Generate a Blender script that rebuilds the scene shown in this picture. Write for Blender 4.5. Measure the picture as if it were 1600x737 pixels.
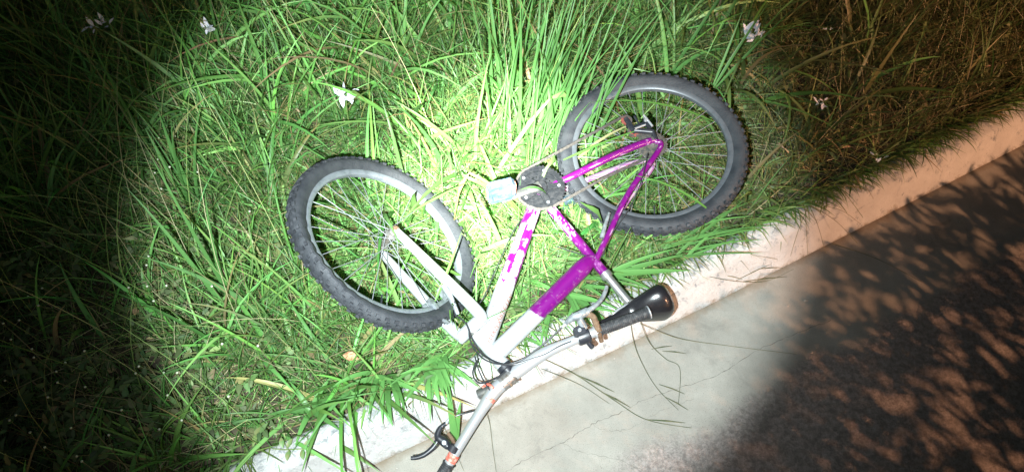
import bpy, bmesh, math, random
import numpy as np
from mathutils import Vector, Matrix, noise
random.seed(7); rng = np.random.default_rng(11)
S = bpy.context.scene; COL = S.collection
for o in list(bpy.data.objects): bpy.data.objects.remove(o)
# ------------------------------------------------------------------ camera
H = 2.24; PITCH = math.radians(57); F = 1100.0
cd = bpy.data.cameras.new('camera'); cam = bpy.data.objects.new('camera', cd); COL.objects.link(cam)
cam.location = (0, 0, H); cam.rotation_euler = (math.pi/2-PITCH, 0, 0)
cd.sensor_width = 36; cd.lens = 36*F/1600; cd.clip_start = .02; cd.clip_end = 500
S.camera = cam
S.view_settings.view_transform = 'Standard'; S.view_settings.look = 'None'
S.view_settings.exposure = .2; S.view_settings.gamma = 1
# ------------------------------------------------------------------ night sky
W = bpy.data.worlds.new('World'); S.world = W; W.use_nodes = True
wn = W.node_tree.nodes; bg = wn['Background']
sky = wn.new('ShaderNodeTexSky'); sky.sky_type = 'NISHITA'; sky.sun_disc = False
sky.sun_elevation = math.radians(2); sky.sun_rotation = math.radians(140)
W.node_tree.links.new(sky.outputs[0], bg.inputs[0]); bg.inputs[1].default_value = .05
# ------------------------------------------------------------------ lamps (hand torch by the photographer, street lamp over the road)
def spot(name, loc, target, energy, half, blend, color, size):
    l = bpy.data.lights.new(name, 'SPOT'); l.energy = energy; l.spot_size = math.radians(2*half); l.spot_blend = blend
    l.color = color; l.shadow_soft_size = size
    o = bpy.data.objects.new(name, l); COL.objects.link(o); o.location = loc
    o.rotation_euler = (Vector(target)-Vector(loc)).to_track_quat('-Z', 'Y').to_euler()
    return o
TORCH = (-.12, -.06, 2.16)
spot('torch_beam', TORCH, (-.15, 1.39, .12), 490, 27.5, .34, (.87, .98, 1.0), .012)
spot('torch_inner_ring', TORCH, (-.22, 1.70, .12), 360, 23, 1.0, (.90, .99, 1.0), .012)
spot('torch_hot_centre', TORCH, (-.08, 1.65, .12), 2500, 10.8, 1.0, (.97, 1.0, .93), .012)
spot('torch_spill', TORCH, (-.05, 1.40, .12), 62, 39, 1.0, (.90, .97, 1.0), .012)
LAMP = (6.9, -4.6, 4.7)
sl = spot('street_lamp_light', LAMP, (2.75, 1.7, 0), 3900, 21, 1.0, (1.0, .49, .26), .03)

# ------------------------------------------------------------------ helpers
def at(px, py, z=0.0):
    x = (px-800)/F; y = -(py-368.5)/F
    r = Vector((x, y*math.sin(PITCH)+math.cos(PITCH), y*math.cos(PITCH)-math.sin(PITCH)))
    return Vector((0, 0, H))+r*((z-H)/r.z)
def proj(p):
    d = p-np.array([0, 0, H]); s, c = math.sin(PITCH), math.cos(PITCH)
    yy = d[..., 1]*s+d[..., 2]*c; zz = -d[..., 1]*c+d[..., 2]*s
    return np.stack([800+F*d[..., 0]/-zz, 368.5-F*yy/-zz], -1)
def w(x, y, z, pt=True):
    s, c = math.sin(PITCH), math.cos(PITCH)
    return Vector((x, y*s-z*c, y*c+z*s+(H if pt else 0)))
def tag(o, label=None, cat=None, group=None, kind=None):
    if label: o['label'] = label
    if cat: o['category'] = cat
    if group: o['group'] = group
    if kind: o['kind'] = kind
    return o
def wpos(o):
    p = Vector((0, 0, 0))
    while o: p += o.location; o = o.parent
    return p
def empty(name, loc, label, cat, group=None):
    o = bpy.data.objects.new(name, None); COL.objects.link(o); o.location = loc; o.empty_display_size = .05
    return tag(o, label, cat, group)
class MB:
    def __init__(s): s.v = []; s.f = []; s.c = None
    def tube(s, pts, r, seg=12, cap=True, ell=None):
        pts = [Vector(p) for p in pts]; n = len(pts)
        rs = r if isinstance(r, (list, tuple)) else [r]*n
        T = []
        for i in range(n):
            a = pts[max(i-1, 0)]; b = pts[min(i+1, n-1)]; T.append((b-a).normalized())
        u = T[0].orthogonal().normalized() if ell is None else (Vector(ell)-T[0]*Vector(ell).dot(T[0])).normalized()
        base = len(s.v)
        for i in range(n):
            u = (u-T[i]*u.dot(T[i])).normalized(); v = T[i].cross(u)
            for k in range(seg):
                a = 2*math.pi*k/seg; s.v.append(pts[i]+(u*math.cos(a)+v*math.sin(a))*rs[i])
        for i in range(n-1):
            for k in range(seg):
                a = base+i*seg+k; b = base+i*seg+(k+1) % seg; s.f.append((a, b, b+seg, a+seg))
        if cap:
            s.f.append(tuple(base+k for k in reversed(range(seg)))); s.f.append(tuple(base+(n-1)*seg+k for k in range(seg)))
        return s
    def lathe(s, c, ax, prof, seg=48, closed=False):
        # prof: (radius, axial)
        ax = Vector(ax).normalized(); u = ax.orthogonal().normalized(); v = ax.cross(u); c = Vector(c); base = len(s.v); m = len(prof)
        for k in range(seg):
            a = 2*math.pi*k/seg; d = u*math.cos(a)+v*math.sin(a)
            for r, h in prof: s.v.append(c+d*r+ax*h)
        for k in range(seg):
            for j in range(m if closed else m-1):
                a = base+k*m+j; b = base+k*m+(j+1) % m; a2 = base+((k+1) % seg)*m+j; b2 = base+((k+1) % seg)*m+(j+1) % m
                s.f.append((a, a2, b2, b))
        return s
    def box(s, c, ax, ay, az, bev=0.0):
        c = Vector(c); ax, ay, az = Vector(ax), Vector(ay), Vector(az); b = len(s.v)
        if bev:
            k = 1-bev
            for zz in (-1, 1):
                for x, y in ((-k, -1), (k, -1), (1, -k), (1, k), (k, 1), (-k, 1), (-1, k), (-1, -k)):
                    s.v.append(c+ax*x+ay*y+az*zz)
            s.f.append(tuple(b+i for i in reversed(range(8)))); s.f.append(tuple(b+8+i for i in range(8)))
            for i in range(8): s.f.append((b+i, b+(i+1) % 8, b+8+(i+1) % 8, b+8+i))
            return s
        for x, y, z in ((-1, -1, -1), (1, -1, -1), (1, 1, -1), (-1, 1, -1), (-1, -1, 1), (1, -1, 1), (1, 1, 1), (-1, 1, 1)):
            s.v.append(c+ax*x+ay*y+az*z)
        for f in ((3, 2, 1, 0), (4, 5, 6, 7), (0, 1, 5, 4), (1, 2, 6, 5), (2, 3, 7, 6), (3, 0, 4, 7)): s.f.append(tuple(b+i for i in f))
        return s
    def loft(s, rings, cap=True):
        b = len(s.v); m = len(rings[0])
        for r in rings: s.v += [Vector(p) for p in r]
        for i in range(len(rings)-1):
            for k in range(m):
                a = b+i*m+k; c = b+i*m+(k+1) % m; s.f.append((a, c, c+m, a+m))
        if cap: s.f.append(tuple(b+k for k in reversed(range(m)))); s.f.append(tuple(b+(len(rings)-1)*m+k for k in range(m)))
        return s
    def build(s, name, mat, parent=None, smooth=35, colors=None):
        me = bpy.data.meshes.new(name); off = wpos(parent) if parent else Vector((0, 0, 0))
        me.from_pydata([Vector(p)-off for p in s.v], [], s.f); me.update()
        if smooth:
            me.polygons.foreach_set('use_smooth', [True]*len(me.polygons)); me.set_sharp_from_angle(angle=math.radians(smooth))
        if colors is not None:
            a = me.color_attributes.new('paint', 'FLOAT_COLOR', 'POINT'); a.data.foreach_set('color', np.asarray(colors, dtype=np.float32).ravel())
        me.materials.append(mat)
        o = bpy.data.objects.new(name, me); COL.objects.link(o)
        if parent: o.parent = parent
        return o
def npmesh(name, V, Fq, mat, colors=None, smooth=True):
    me = bpy.data.meshes.new(name)
    me.vertices.add(len(V)); me.vertices.foreach_set('co', np.asarray(V, np.float32).ravel())
    me.loops.add(Fq.size); me.loops.foreach_set('vertex_index', Fq.astype(np.int32).ravel())
    me.polygons.add(len(Fq)); me.polygons.foreach_set('loop_start', np.arange(0, Fq.size, Fq.shape[1], dtype=np.int32))
    me.update(calc_edges=True)
    if smooth: me.polygons.foreach_set('use_smooth', np.ones(len(Fq), bool))
    if colors is not None:
        a = me.color_attributes.new('tint', 'FLOAT_COLOR', 'POINT'); a.data.foreach_set('color', np.asarray(colors, np.float32).ravel())
    me.materials.append(mat)
    return me
def spline(P, n=8):
    P = [Vector(p) for p in P]; out = []
    for i in range(len(P)-1):
        p0 = P[max(i-1, 0)]; p1 = P[i]; p2 = P[i+1]; p3 = P[min(i+2, len(P)-1)]
        for k in range(n):
            t = k/n
            out.append(.5*((2*p1)+(p2-p0)*t+(2*p0-5*p1+4*p2-p3)*t*t+(3*p1-p0-3*p2+p3)*t**3))
    out.append(P[-1]); return out

# ------------------------------------------------------------------ materials
def mat(name, col, rough=.5, metal=0., col2=None, nscale=30., nmix=(.4, .65), bump=0., bscale=200., spec=.5, coat=0., rough2=None):
    m = bpy.data.materials.new(name); m.use_nodes = True; nt = m.node_tree; N = nt.nodes; L = nt.links; b = N['Principled BSDF']
    b.inputs['Base Color'].default_value = (*col, 1); b.inputs['Roughness'].default_value = rough; b.inputs['Metallic'].default_value = metal
    b.inputs['Specular IOR Level'].default_value = spec; b.inputs['Coat Weight'].default_value = coat
    tc = N.new('ShaderNodeTexCoord')
    if col2 is not None:
        n = N.new('ShaderNodeTexNoise'); n.inputs['Scale'].default_value = nscale; n.inputs['Detail'].default_value = 8; n.inputs['Roughness'].default_value = .65
        r = N.new('ShaderNodeMapRange'); r.inputs[1].default_value = nmix[0]; r.inputs[2].default_value = nmix[1]
        mx = N.new('ShaderNodeMix'); mx.data_type = 'RGBA'; mx.inputs[6].default_value = (*col, 1); mx.inputs[7].default_value = (*col2, 1)
        L.new(tc.outputs['Object'], n.inputs[0]); L.new(n.outputs[0], r.inputs[0]); L.new(r.outputs[0], mx.inputs[0]); L.new(mx.outputs[2], b.inputs['Base Color'])
        if rough2 is not None:
            rr = N.new('ShaderNodeMapRange'); rr.inputs[3].default_value = rough; rr.inputs[4].default_value = rough2
            L.new(r.outputs[0], rr.inputs[0]); L.new(rr.outputs[0], b.inputs['Roughness'])
    if bump:
        n2 = N.new('ShaderNodeTexNoise'); n2.inputs['Scale'].default_value = bscale; n2.inputs['Detail'].default_value = 6
        bp = N.new('ShaderNodeBump'); bp.inputs['Strength'].default_value = bump; bp.inputs['Distance'].default_value = .004
        L.new(tc.outputs['Object'], n2.inputs[0]); L.new(n2.outputs[0], bp.inputs['Height']); L.new(bp.outputs[0], b.inputs['Normal'])
    return m
def leafmat(name, trans=.35, rough=.42):
    m = bpy.data.materials.new(name); m.use_nodes = True; nt = m.node_tree; N = nt.nodes; L = nt.links; b = N['Principled BSDF']
    a = N.new('ShaderNodeAttribute'); a.attribute_name = 'tint'
    b.inputs['Roughness'].default_value = rough; b.inputs['Specular IOR Level'].default_value = .4
    L.new(a.outputs['Color'], b.inputs['Base Color'])
    t = N.new('ShaderNodeBsdfTranslucent'); hs = N.new('ShaderNodeHueSaturation'); hs.inputs['Saturation'].default_value = 1.0; hs.inputs['Value'].default_value = 1.3
    L.new(a.outputs['Color'], hs.inputs['Color']); L.new(hs.outputs[0], t.inputs[0])
    mx = N.new('ShaderNodeMixShader'); mx.inputs[0].default_value = trans
    L.new(b.outputs[0], mx.inputs[1]); L.new(t.outputs[0], mx.inputs[2]); L.new(mx.outputs[0], N['Material Output'].inputs[0])
    return m
M = dict(
    tyre=mat('tyre_rubber', (.017, .021, .027), .75, 0, (.055, .060, .066), 18, (.35, .75), .5, 160),
    tread=mat('tread_rubber', (.014, .017, .022), .8, 0, (.055, .06, .068), 40, (.45, .65), .5, 160),
    rim=mat('rim_alloy', (.20, .225, .25), .4, .25, (.13, .15, .165), 40, (.45, .7)),
    rim_dull=mat('rim_dull_alloy', (.12, .135, .15), .42, .25, (.08, .09, .10), 40, (.45, .7)),
    spoke=mat('spoke_steel', (.27, .29, .31), .35, .3, (.2, .2, .2), 60, (.5, .7)),
    hub=mat('hub_metal', (.35, .36, .36), .45, .7, (.16, .13, .10), 60),
    white=mat('white_paint', (.34, .365, .38), .34, 0, (.22, .22, .20), 22, (.55, .75), 0, 200, .5, .3),
    silver=mat('silver_bar_alloy', (.40, .42, .44), .36, .45, (.45, .43, .40), 30, (.5, .75)),
    post=mat('seat_post_alloy', (.55, .56, .56), .38, .85, (.35, .34, .33), 50, (.45, .7)),
    black=mat('black_plastic', (.018, .02, .026), .38, 0, (.05, .055, .06), 60, (.5, .75)),
    saddle=mat('black_saddle_vinyl', (.010, .010, .012), .26, 0, (.02, .02, .022), 30, (.5, .8), .08, 300, .6, .2),
    grip=mat('grip_rubber', (.025, .027, .03), .6, 0, (.10, .10, .10), 90, (.5, .7)),
    cable=mat('cable_housing', (.02, .022, .025), .4),
    greylever=mat('grey_lever_alloy', (.36, .40, .42), .4, .5, (.16, .18, .19), 60),
    rust=mat('rusty_steel', (.10, .055, .03), .8, .2, (.19, .13, .08), 80),
    tape=mat('salmon_red_tape', (.55, .09, .06), .55, 0, (.8, .45, .36), 90, (.45, .7)),
    chain=mat('chain_dusty', (.14, .13, .12), .5, .4, (.08, .07, .06), 90),
    ring=mat('chainring_steel', (.010, .012, .015), .55, .2, (.035, .036, .038), 60, (.45, .7), .3, 150),
    crank=mat('crank_alloy', (.09, .10, .10), .45, .6, (.2, .19, .17), 60),
    cass=mat('cassette_steel', (.10, .11, .11), .45, .6, (.26, .22, .18), 90),
    red=mat('red_pulley_plastic', (.24, .06, .05), .5, 0, (.25, .08, .06), 90),
    pedal=mat('pale_blue_plastic', (.055, .10, .15), .3, 0, (.15, .19, .23), 25, (.4, .65), .3, 60, .5, .3),
    orange=mat('orange_reflector', (.75, .30, .18), .3),
    petal=mat('white_petal', (.80, .84, .90), .6, 0, (.70, .70, .80), 60),
    button=mat('flower_button', (.72, .74, .62), .8, 0, (.45, .5, .3), 300),
    stem=mat('green_stem', (.14, .24, .06), .55, 0, (.25, .28, .12), 40),
    strawstem=mat('dry_stalk', (.20, .17, .10), .7, 0, (.10, .12, .05), 40),
    darkstem=mat('dark_green_stalk', (.05, .07, .03), .7, 0, (.14, .13, .07), 40),
    leafgreen=mat('sprig_leaf', (.10, .20, .06), .5, 0, (.20, .17, .08), 60),
    dead=mat('dead_leaf', (.36, .15, .07), .7, 0, (.5, .32, .18), 60, (.4, .6), .4, 200),
    stone=mat('pebble', (.40, .38, .34), .8, 0, (.25, .22, .19), 60),
    scrib=mat('salmon_lettering', (.26, .07, .045), .5, 0, (.30, .16, .12), 120),
    blueprint=mat('grey_blue_lettering', (.06, .09, .14), .5, 0, (.16, .2, .24), 120),
    redprint=mat('red_lettering', (.35, .02, .015), .5),
    bark=mat('bark', (.12, .08, .05), .9, 0, (.2, .15, .1), 20, (.4, .6), .6, 60),
    lampmetal=mat('lamp_post_metal', (.25, .26, .27), .5, .6),
    crack=mat('crack_dirt', (.10, .09, .072), .95, 0, (.20, .19, .165), 60),
)
M['leaf'] = leafmat('grass_blade'); M['leafweed'] = leafmat('weed_leaf', .22, .6); M['straw'] = leafmat('dry_grass', .15, .7)
# painted frame: colour from the paint layout, dirt and scratches on top
m = bpy.data.materials.new('frame_paint'); m.use_nodes = True; nt = m.node_tree; N = nt.nodes; L = nt.links; b = N['Principled BSDF']
a = N.new('ShaderNodeAttribute'); a.attribute_name = 'paint'; tc = N.new('ShaderNodeTexCoord')
n1 = N.new('ShaderNodeTexNoise'); n1.inputs['Scale'].default_value = 45; n1.inputs['Detail'].default_value = 9; n1.inputs['Roughness'].default_value = .7
r1 = N.new('ShaderNodeMapRange'); r1.inputs[1].default_value = .57; r1.inputs[2].default_value = .74
mx = N.new('ShaderNodeMix'); mx.data_type = 'RGBA'; mx.inputs[7].default_value = (.34, .27, .30, 1)
mul = N.new('ShaderNodeMath'); mul.operation = 'MULTIPLY'; mul.inputs[1].default_value = .55
L.new(tc.outputs['Object'], n1.inputs[0]); L.new(n1.outputs[0], r1.inputs[0]); L.new(r1.outputs[0], mul.inputs[0]); L.new(mul.outputs[0], mx.inputs[0])
L.new(a.outputs['Color'], mx.inputs[6]); L.new(mx.outputs[2], b.inputs['Base Color'])
b.inputs['Roughness'].default_value = .33; b.inputs['Coat Weight'].default_value = .3; b.inputs['Coat Roughness'].default_value = .2
M['frame'] = m

# ------------------------------------------------------------------ kerb line
KB = [at(560, 737), at(1100, 480), at(1600, 226)]      # foot of the kerb
k0, k1, k2 = [Vector((p.x, p.y, 0)) for p in KB]
dA = (k1-k0).normalized(); dB = (k2-k1).normalized()
KL = [k0-dA*30, k1, k2, k2+dB*30]
def kdist(x, y):
    """signed distance inland from the kerb foot line (numpy ok)"""
    n1 = (-dA.y, dA.x); n2 = (-dB.y, dB.x)
    a = (x-k1.x)*n1[0]+(y-k1.y)*n1[1]; b = (x-k1.x)*n2[0]+(y-k1.y)*n2[1]
    side = (x-k1.x)*dA.x+(y-k1.y)*dA.y
    return np.where(side < 0, a, b)
def kpoint(s, d, z=0.):
    """s metres along the kerb from k1, d inland"""
    dd = dA if s < 0 else dB; bl = min(1, abs(s)/.3)
    n = Vector((-dd.y, dd.x, 0))
    if bl < 1:
        nm = Vector((-(dA.y+dB.y), dA.x+dB.x, 0)).normalized(); n = (n*bl+nm*(1-bl)).normalized()
    return k1+dd*s+n*d+Vector((0, 0, z))

# ------------------------------------------------------------------ ground (soil), road, kerb
def soil_z(x, y):
    d = kdist(x, y)
    dip = .075*np.exp(-((x+.27)**2+(y-1.17)**2)/.045)
    return -dip+.085+.02*np.sin(x*3.1+y*1.7)+.015*np.sin(x*7.3-y*5.1)+np.clip((d-.3)*.03, 0, .5)
def grid(name, us, vs, fn, mt, smooth=True):
    V = [fn(u, v) for u in us for v in vs]; nv = len(vs)
    Fq = np.array([(i*nv+j, (i+1)*nv+j, (i+1)*nv+j+1, i*nv+j+1) for i in range(len(us)-1) for j in range(nv-1)])
    me = npmesh(name, V, Fq, mt, None, smooth); o = bpy.data.objects.new(name, me); COL.objects.link(o); return o
sm = mat('soil', (.035, .028, .018), .95, 0, (.09, .075, .045), 16, (.4, .65), .9, 60)
us = sorted(set([-60, -30, -15, -8]+[i*.1 for i in range(-50, 60)]+[8, 15, 30, 60]))
ds = [.150]+[.2+.1*i for i in range(45)]+[6, 9, 15, 30, 60]
def soilp(u, d):
    p = kpoint(u, d); z = float(soil_z(p.x, p.y)); z += .012*noise.noise(Vector((p.x*9, p.y*9, 0)))
    return (p.x, p.y, z)
o = grid('ground', us, ds, soilp, sm); tag(o, kind='structure')
# road
rm = bpy.data.materials.new('road_surface'); rm.use_nodes = True; nt = rm.node_tree; N = nt.nodes; L = nt.links; b = N['Principled BSDF']
geo = N.new('ShaderNodeTexCoord')
def noi(scale, det=8, rough=.65, dist=0.):
    n = N.new('ShaderNodeTexNoise'); n.inputs['Scale'].default_value = scale; n.inputs['Detail'].default_value = det; n.inputs['Roughness'].default_value = rough; n.inputs['Distortion'].default_value = dist
    L.new(geo.outputs['Object'], n.inputs[0]); return n
def mrange(src, a_, b_, c_=0., d_=1.):
    r = N.new('ShaderNodeMapRange'); r.inputs[1].default_value = a_; r.inputs[2].default_value = b_; r.inputs[3].default_value = c_; r.inputs[4].default_value = d_; L.new(src, r.inputs[0]); return r.outputs[0]
def mixc(f, c1, c2):
    q = N.new('ShaderNodeMix'); q.data_type = 'RGBA'; L.new(f, q.inputs[0])
    for k, c in ((6, c1), (7, c2)):
        if isinstance(c, tuple): q.inputs[k].default_value = (*c, 1)
        else: L.new(c, q.inputs[k])
    return q.outputs[2]
att = N.new('ShaderNodeAttribute'); att.attribute_name = 'kd'      # distance from the kerb foot
edge = N.new('ShaderNodeMath'); edge.operation = 'MULTIPLY_ADD'; L.new(noi(3.5, 6).outputs[0], edge.inputs[0]); edge.inputs[1].default_value = .35; L.new(att.outputs['Fac'], edge.inputs[2])
asp = mrange(edge.outputs[0], .50, .56)
gutter = mixc(mrange(noi(5, 10, .7).outputs[0], .35, .7), (.235, .22, .19), (.33, .31, .27))
tarmac = mixc(mrange(noi(60, 6, .8).outputs[0], .4, .62), (.18, .155, .14), (.38, .33, .305))
base = mixc(asp, gutter, tarmac)
worn = mixc(mrange(noi(9, 10, .75, 1.2).outputs[0], .50, .62), base, (.16, .15, .13))
base = mixc(mrange(noi(2.2, 4).outputs[0], .45, .75), base, worn)
speck = mixc(mrange(noi(420, 3, .5).outputs[0], .60, .68), base, (.12, .105, .09))
dirt = N.new('ShaderNodeMath'); dirt.operation = 'MULTIPLY_ADD'; L.new(noi(14, 8, .7).outputs[0], dirt.inputs[0]); dirt.inputs[1].default_value = .09; L.new(att.outputs['Fac'], dirt.inputs[2])
L.new(mixc(mrange(dirt.outputs[0], .040, .075), (.17, .135, .095), speck), b.inputs['Base Color'])
b.inputs['Roughness'].default_value = .85
bp = N.new('ShaderNodeBump'); bp.inputs['Distance'].default_value = .006; bp.inputs['Strength'].default_value = .7
hm = N.new('ShaderNodeMath'); hm.operation = 'MULTIPLY'; L.new(noi(110, 8, .8).outputs[0], hm.inputs[0]); L.new(mrange(asp, 0, 1, .25, 1.6), hm.inputs[1])
L.new(hm.outputs[0], bp.inputs['Height']); L.new(bp.outputs[0], b.inputs['Normal'])
rs = [-(60), -30, -15, -8, -5, -4]+[-3.5+.1*i for i in range(35)]+[-.05, 0.005]
us2 = sorted(set([-60, -30, -15, -8]+[i*.1 for i in range(-50, 60)]+[8, 15, 30, 60]))
def roadp(u, d):
    p = kpoint(u, d); k = max(0, min(1, (-d-.35)/.3))
    return (p.x, p.y, k*(.010+.012*noise.noise(Vector((p.x*3, p.y*3, 1)))+.006*noise.noise(Vector((p.x*11, p.y*11, 2)))))
road = grid('road', us2, rs, roadp, rm); tag(road, kind='structure')
kd = np.array([-d for u in us2 for d in rs], np.float32)
aa = road.data.attributes.new('kd', 'FLOAT', 'POINT'); aa.data.foreach_set('value', kd)
# cracks between the concrete gutter and the tarmac
def crack(pix, wd):
    P = [at(*p, .006) for p in pix]; P = spline(P, 10); V = []; Fc = []
    for i, p in enumerate(P):
        t = (P[min(i+1, len(P)-1)]-P[max(i-1, 0)]).normalized(); n = Vector((-t.y, t.x, 0))
        j = Vector((random.uniform(-1, 1), random.uniform(-1, 1), 0))*.0035; ww = wd*random.uniform(.25, 1.2)
        z = roadp_z(p)+.004
        V += [Vector((p.x, p.y, z))+j+n*ww, Vector((p.x, p.y, z))+j-n*ww]
    for i in range(len(P)-1): Fc.append((2*i, 2*i+1, 2*i+3, 2*i+2))
    mb = MB(); mb.v = V; mb.f = Fc; c = mb.build('crack', M['crack'], road, None)
def roadp_z(p):
    d = float(kdist(p.x, p.y)); k = max(0, min(1, (-d-.35)/.3))
    return k*(.010+.012*noise.noise(Vector((p.x*3, p.y*3, 1)))+.006*noise.noise(Vector((p.x*11, p.y*11, 2))))
crack([(790, 737), (830, 712), (880, 690), (925, 662), (975, 641), (1010, 622), (1060, 606), (1120, 585), (1180, 548), (1240, 522), (1300, 500)], .0011)
crack([(925, 662), (950, 672), (985, 668), (1035, 640), (1085, 622)], .0006)
crack([(880, 690), (905, 705), (960, 715), (1010, 737)], .0005)

# kerb: swept worn profile, sloping painted face
km = bpy.data.materials.new('whitewashed_kerb'); km.use_nodes = True; nt = km.node_tree; N = nt.nodes; L = nt.links; b = N['Principled BSDF']
geo = N.new('ShaderNodeTexCoord')
att = N.new('ShaderNodeAttribute'); att.attribute_name = 'kz'
paint = mixc(mrange(noi(9, 9, .7).outputs[0], .35, .72), (.60, .59, .575), (.76, .755, .74))
conc = mixc(mrange(noi(50, 6, .7).outputs[0], .35, .65), (.24, .26, .28), (.42, .44, .46))
wear = N.new('ShaderNodeMath'); wear.operation = 'MULTIPLY_ADD'; L.new(att.outputs['Fac'], wear.inputs[0]); wear.inputs[1].default_value = .16; L.new(noi(16, 10, .75, .4).outputs[0], wear.inputs[2])
c1 = mixc(mrange(wear.outputs[0], .60, .68), paint, conc)
low = N.new('ShaderNodeMath'); low.operation = 'MULTIPLY_ADD'; L.new(noi(22, 9, .75, .3).outputs[0], low.inputs[0]); low.inputs[1].default_value = .55; L.new(att.outputs['Fac'], low.inputs[2])
c2 = mixc(mrange(low.outputs[0], .20, .33), (.27, .21, .15), c1)
chips = mixc(mrange(noi(60, 8, .85, .8).outputs[0], .60, .66), c2, (.46, .41, .36))
L.new(chips, b.inputs['Base Color']); b.inputs['Roughness'].default_value = .85
bp = N.new('ShaderNodeBump'); bp.inputs['Distance'].default_value = .016; bp.inputs['Strength'].default_value = 1.0
L.new(noi(30, 12, .85).outputs[0], bp.inputs['Height']); L.new(bp.outputs[0], b.inputs['Normal'])
prof = [(-.004, -.02), (.0, .0), (.009, .012), (.022, .034), (.036, .060), (.050, .085), (.059, .104), (.066, .115), (.075, .122), (.088, .1265), (.104, .129), (.120, .131), (.134, .129), (.145, .120), (.152, .09), (.152, -.02)]
ks = sorted(set([-60, -30, -15, -8, -5]+[round(i*.02, 3) for i in range(-150, 200)]+[5, 8, 15, 30, 60]))
def kerbp(s, j):
    d, z = prof[j]; p = kpoint(s, d, z)
    if 1 < j < len(prof)-2:
        q = noise.noise(Vector((s*7, j*.5, 0)))*.005+noise.noise(Vector((s*28, j*.9, 4)))*.003
        n = (kpoint(s, 1)-kpoint(s, 0)); p += n*q*-.8+Vector((0, 0, q*.5))
    if abs(((s+.34+.5) % 1.0)-.5) < .011 and j > 1: p.z -= .006
    return tuple(p)
kerb = grid('kerb', ks, list(range(len(prof))), kerbp, km); tag(kerb, kind='structure')
aa = kerb.data.attributes.new('kz', 'FLOAT', 'POINT'); aa.data.foreach_set('value', np.array([prof[j][0]/.15 for s in ks for j in range(len(prof))], np.float32))

# ================================================================== BICYCLE (lying on its left side)
R_ = w(.497, .306, -2.516); BB = w(.093, .143, -2.42); ST = w(.281, -.094, -2.313); H1 = w(-.025, -.397, -2.153)
H2 = w(-.109, -.306, -2.194); CR = w(-.122, -.292, -2.2); FH = w(-.408, -.013, -2.294)
n = w(.037, .437, .899, False).normalized(); rn = w(-.099, .441, .892, False).normalized(); fn = w(.586, .572, .575, False).normalized()
fs = w(-.561, -.152, .814, False).normalized(); dn = w(-.643, .699, -.313, False).normalized()
e1 = w(-.909, -.359, .212, False).normalized(); e2 = w(.415, -.825, .384, False).normalized()
bike = empty('bicycle', Vector((BB.x, BB.y, .12)), 'purple and white mountain bike lying on its side across the grass and the kerb', 'bicycle')
WHITE = (.34, .365, .375); PURP = (.125, .003, .125); LILAC = (.26, .085, .26)
class FB(MB):
    """tubes of the frame with the paint laid out on them"""
    def __init__(s): super().__init__(); s.col = []
    def ftube(s, pts, r, paintf, seg=40):
        b0 = len(s.v); s.tube(pts, r, seg, True, ell=n); nv = len(s.v)-b0; m_ = len(pts)
        for i in range(m_):
            for k in range(seg):
                a_ = 360*k/seg
                if a_ > 180: a_ -= 360
                s.col.append((*paintf(i/(m_-1), a_), 1))
def lerp(a_, b_, k): return [a_.lerp(b_, i/k) for i in range(k+1)]
fb = FB()
# down tube: t 0 at the bottom bracket, 1 at the head; angle 0 faces the viewer
stick0 = [(.10, .30, -75, -30), (.24, .50, 5, 62), (.17, .30, -40, 0), (.33, .40, -50, -15), (.42, .62, -62, 5), (.50, .60, 20, 60), (.02, .10, -95, -60), (.36, .52, 55, 80), (.58, .63, -40, 50), (.10, .16, 10, 40)]
stick = [(a_, a_+(b_-a_)*.8, c_+4, d_-10) for a_, b_, c_, d_ in stick0]
def pdown(t, a_):
    nz = noise.noise(Vector((t*16, a_/22., 3)))
    edge = .60+.05*noise.noise(Vector((a_/25., 5, 0)))
    if t > edge+.04*math.sin(a_/17.): return WHITE
    for t0, t1, a0, a1 in stick:
        k = noise.noise(Vector((t*45, a_/12., t0*50)))
        if t0+.008*k < t < t1+.008*k and a0+9*k < a_ < a1+9*k: return (.80, .66, .60) if (abs(t0-.50) < .001 or abs(t0-.17) < .001) and nz > -.05 else WHITE
    return LILAC if t < .14 or (t < .25 and nz > .1) else PURP
hm_ = H2.lerp(H1, .28)
fb.ftube(lerp(BB, hm_, 150), [.0235+.0065*min(1, i/100) for i in range(151)], pdown, 56)
# top tube: t 0 at the seat cluster, 1 at the head
ht = H2.lerp(H1, .66); sc = ST-(ST-BB).normalized()*.028
def ptop(t, a_): return WHITE if t > .585+.03*math.cos(math.radians(a_-20)) else PURP
fb.ftube(lerp(sc, ht, 100), [.020+.009*min(1, i/10) if i < 12 else .029 for i in range(101)], ptop, 40)
# seat tube
sd = (ST-BB).normalized()
def pseat(t, a_):
    nz = noise.noise(Vector((t*14, a_/30., 8)))+.6*noise.noise(Vector((t*50, a_/14., 1)))
    if t < .55 and nz > .12: return (.62, .42, .62)
    if nz > .42: return LILAC
    return PURP
fb.ftube(lerp(BB, ST+sd*.045, 90), .0165, pseat, 28)
# head tube, bottom bracket shell
fb.ftube(lerp(H1, H2, 6), [.024, .022, .021, .021, .021, .022, .024], lambda t, a_: WHITE, 28)
fb.ftube(lerp(BB-n*.036, BB+n*.036, 4), .021, lambda t, a_: LILAC, 28)
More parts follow.
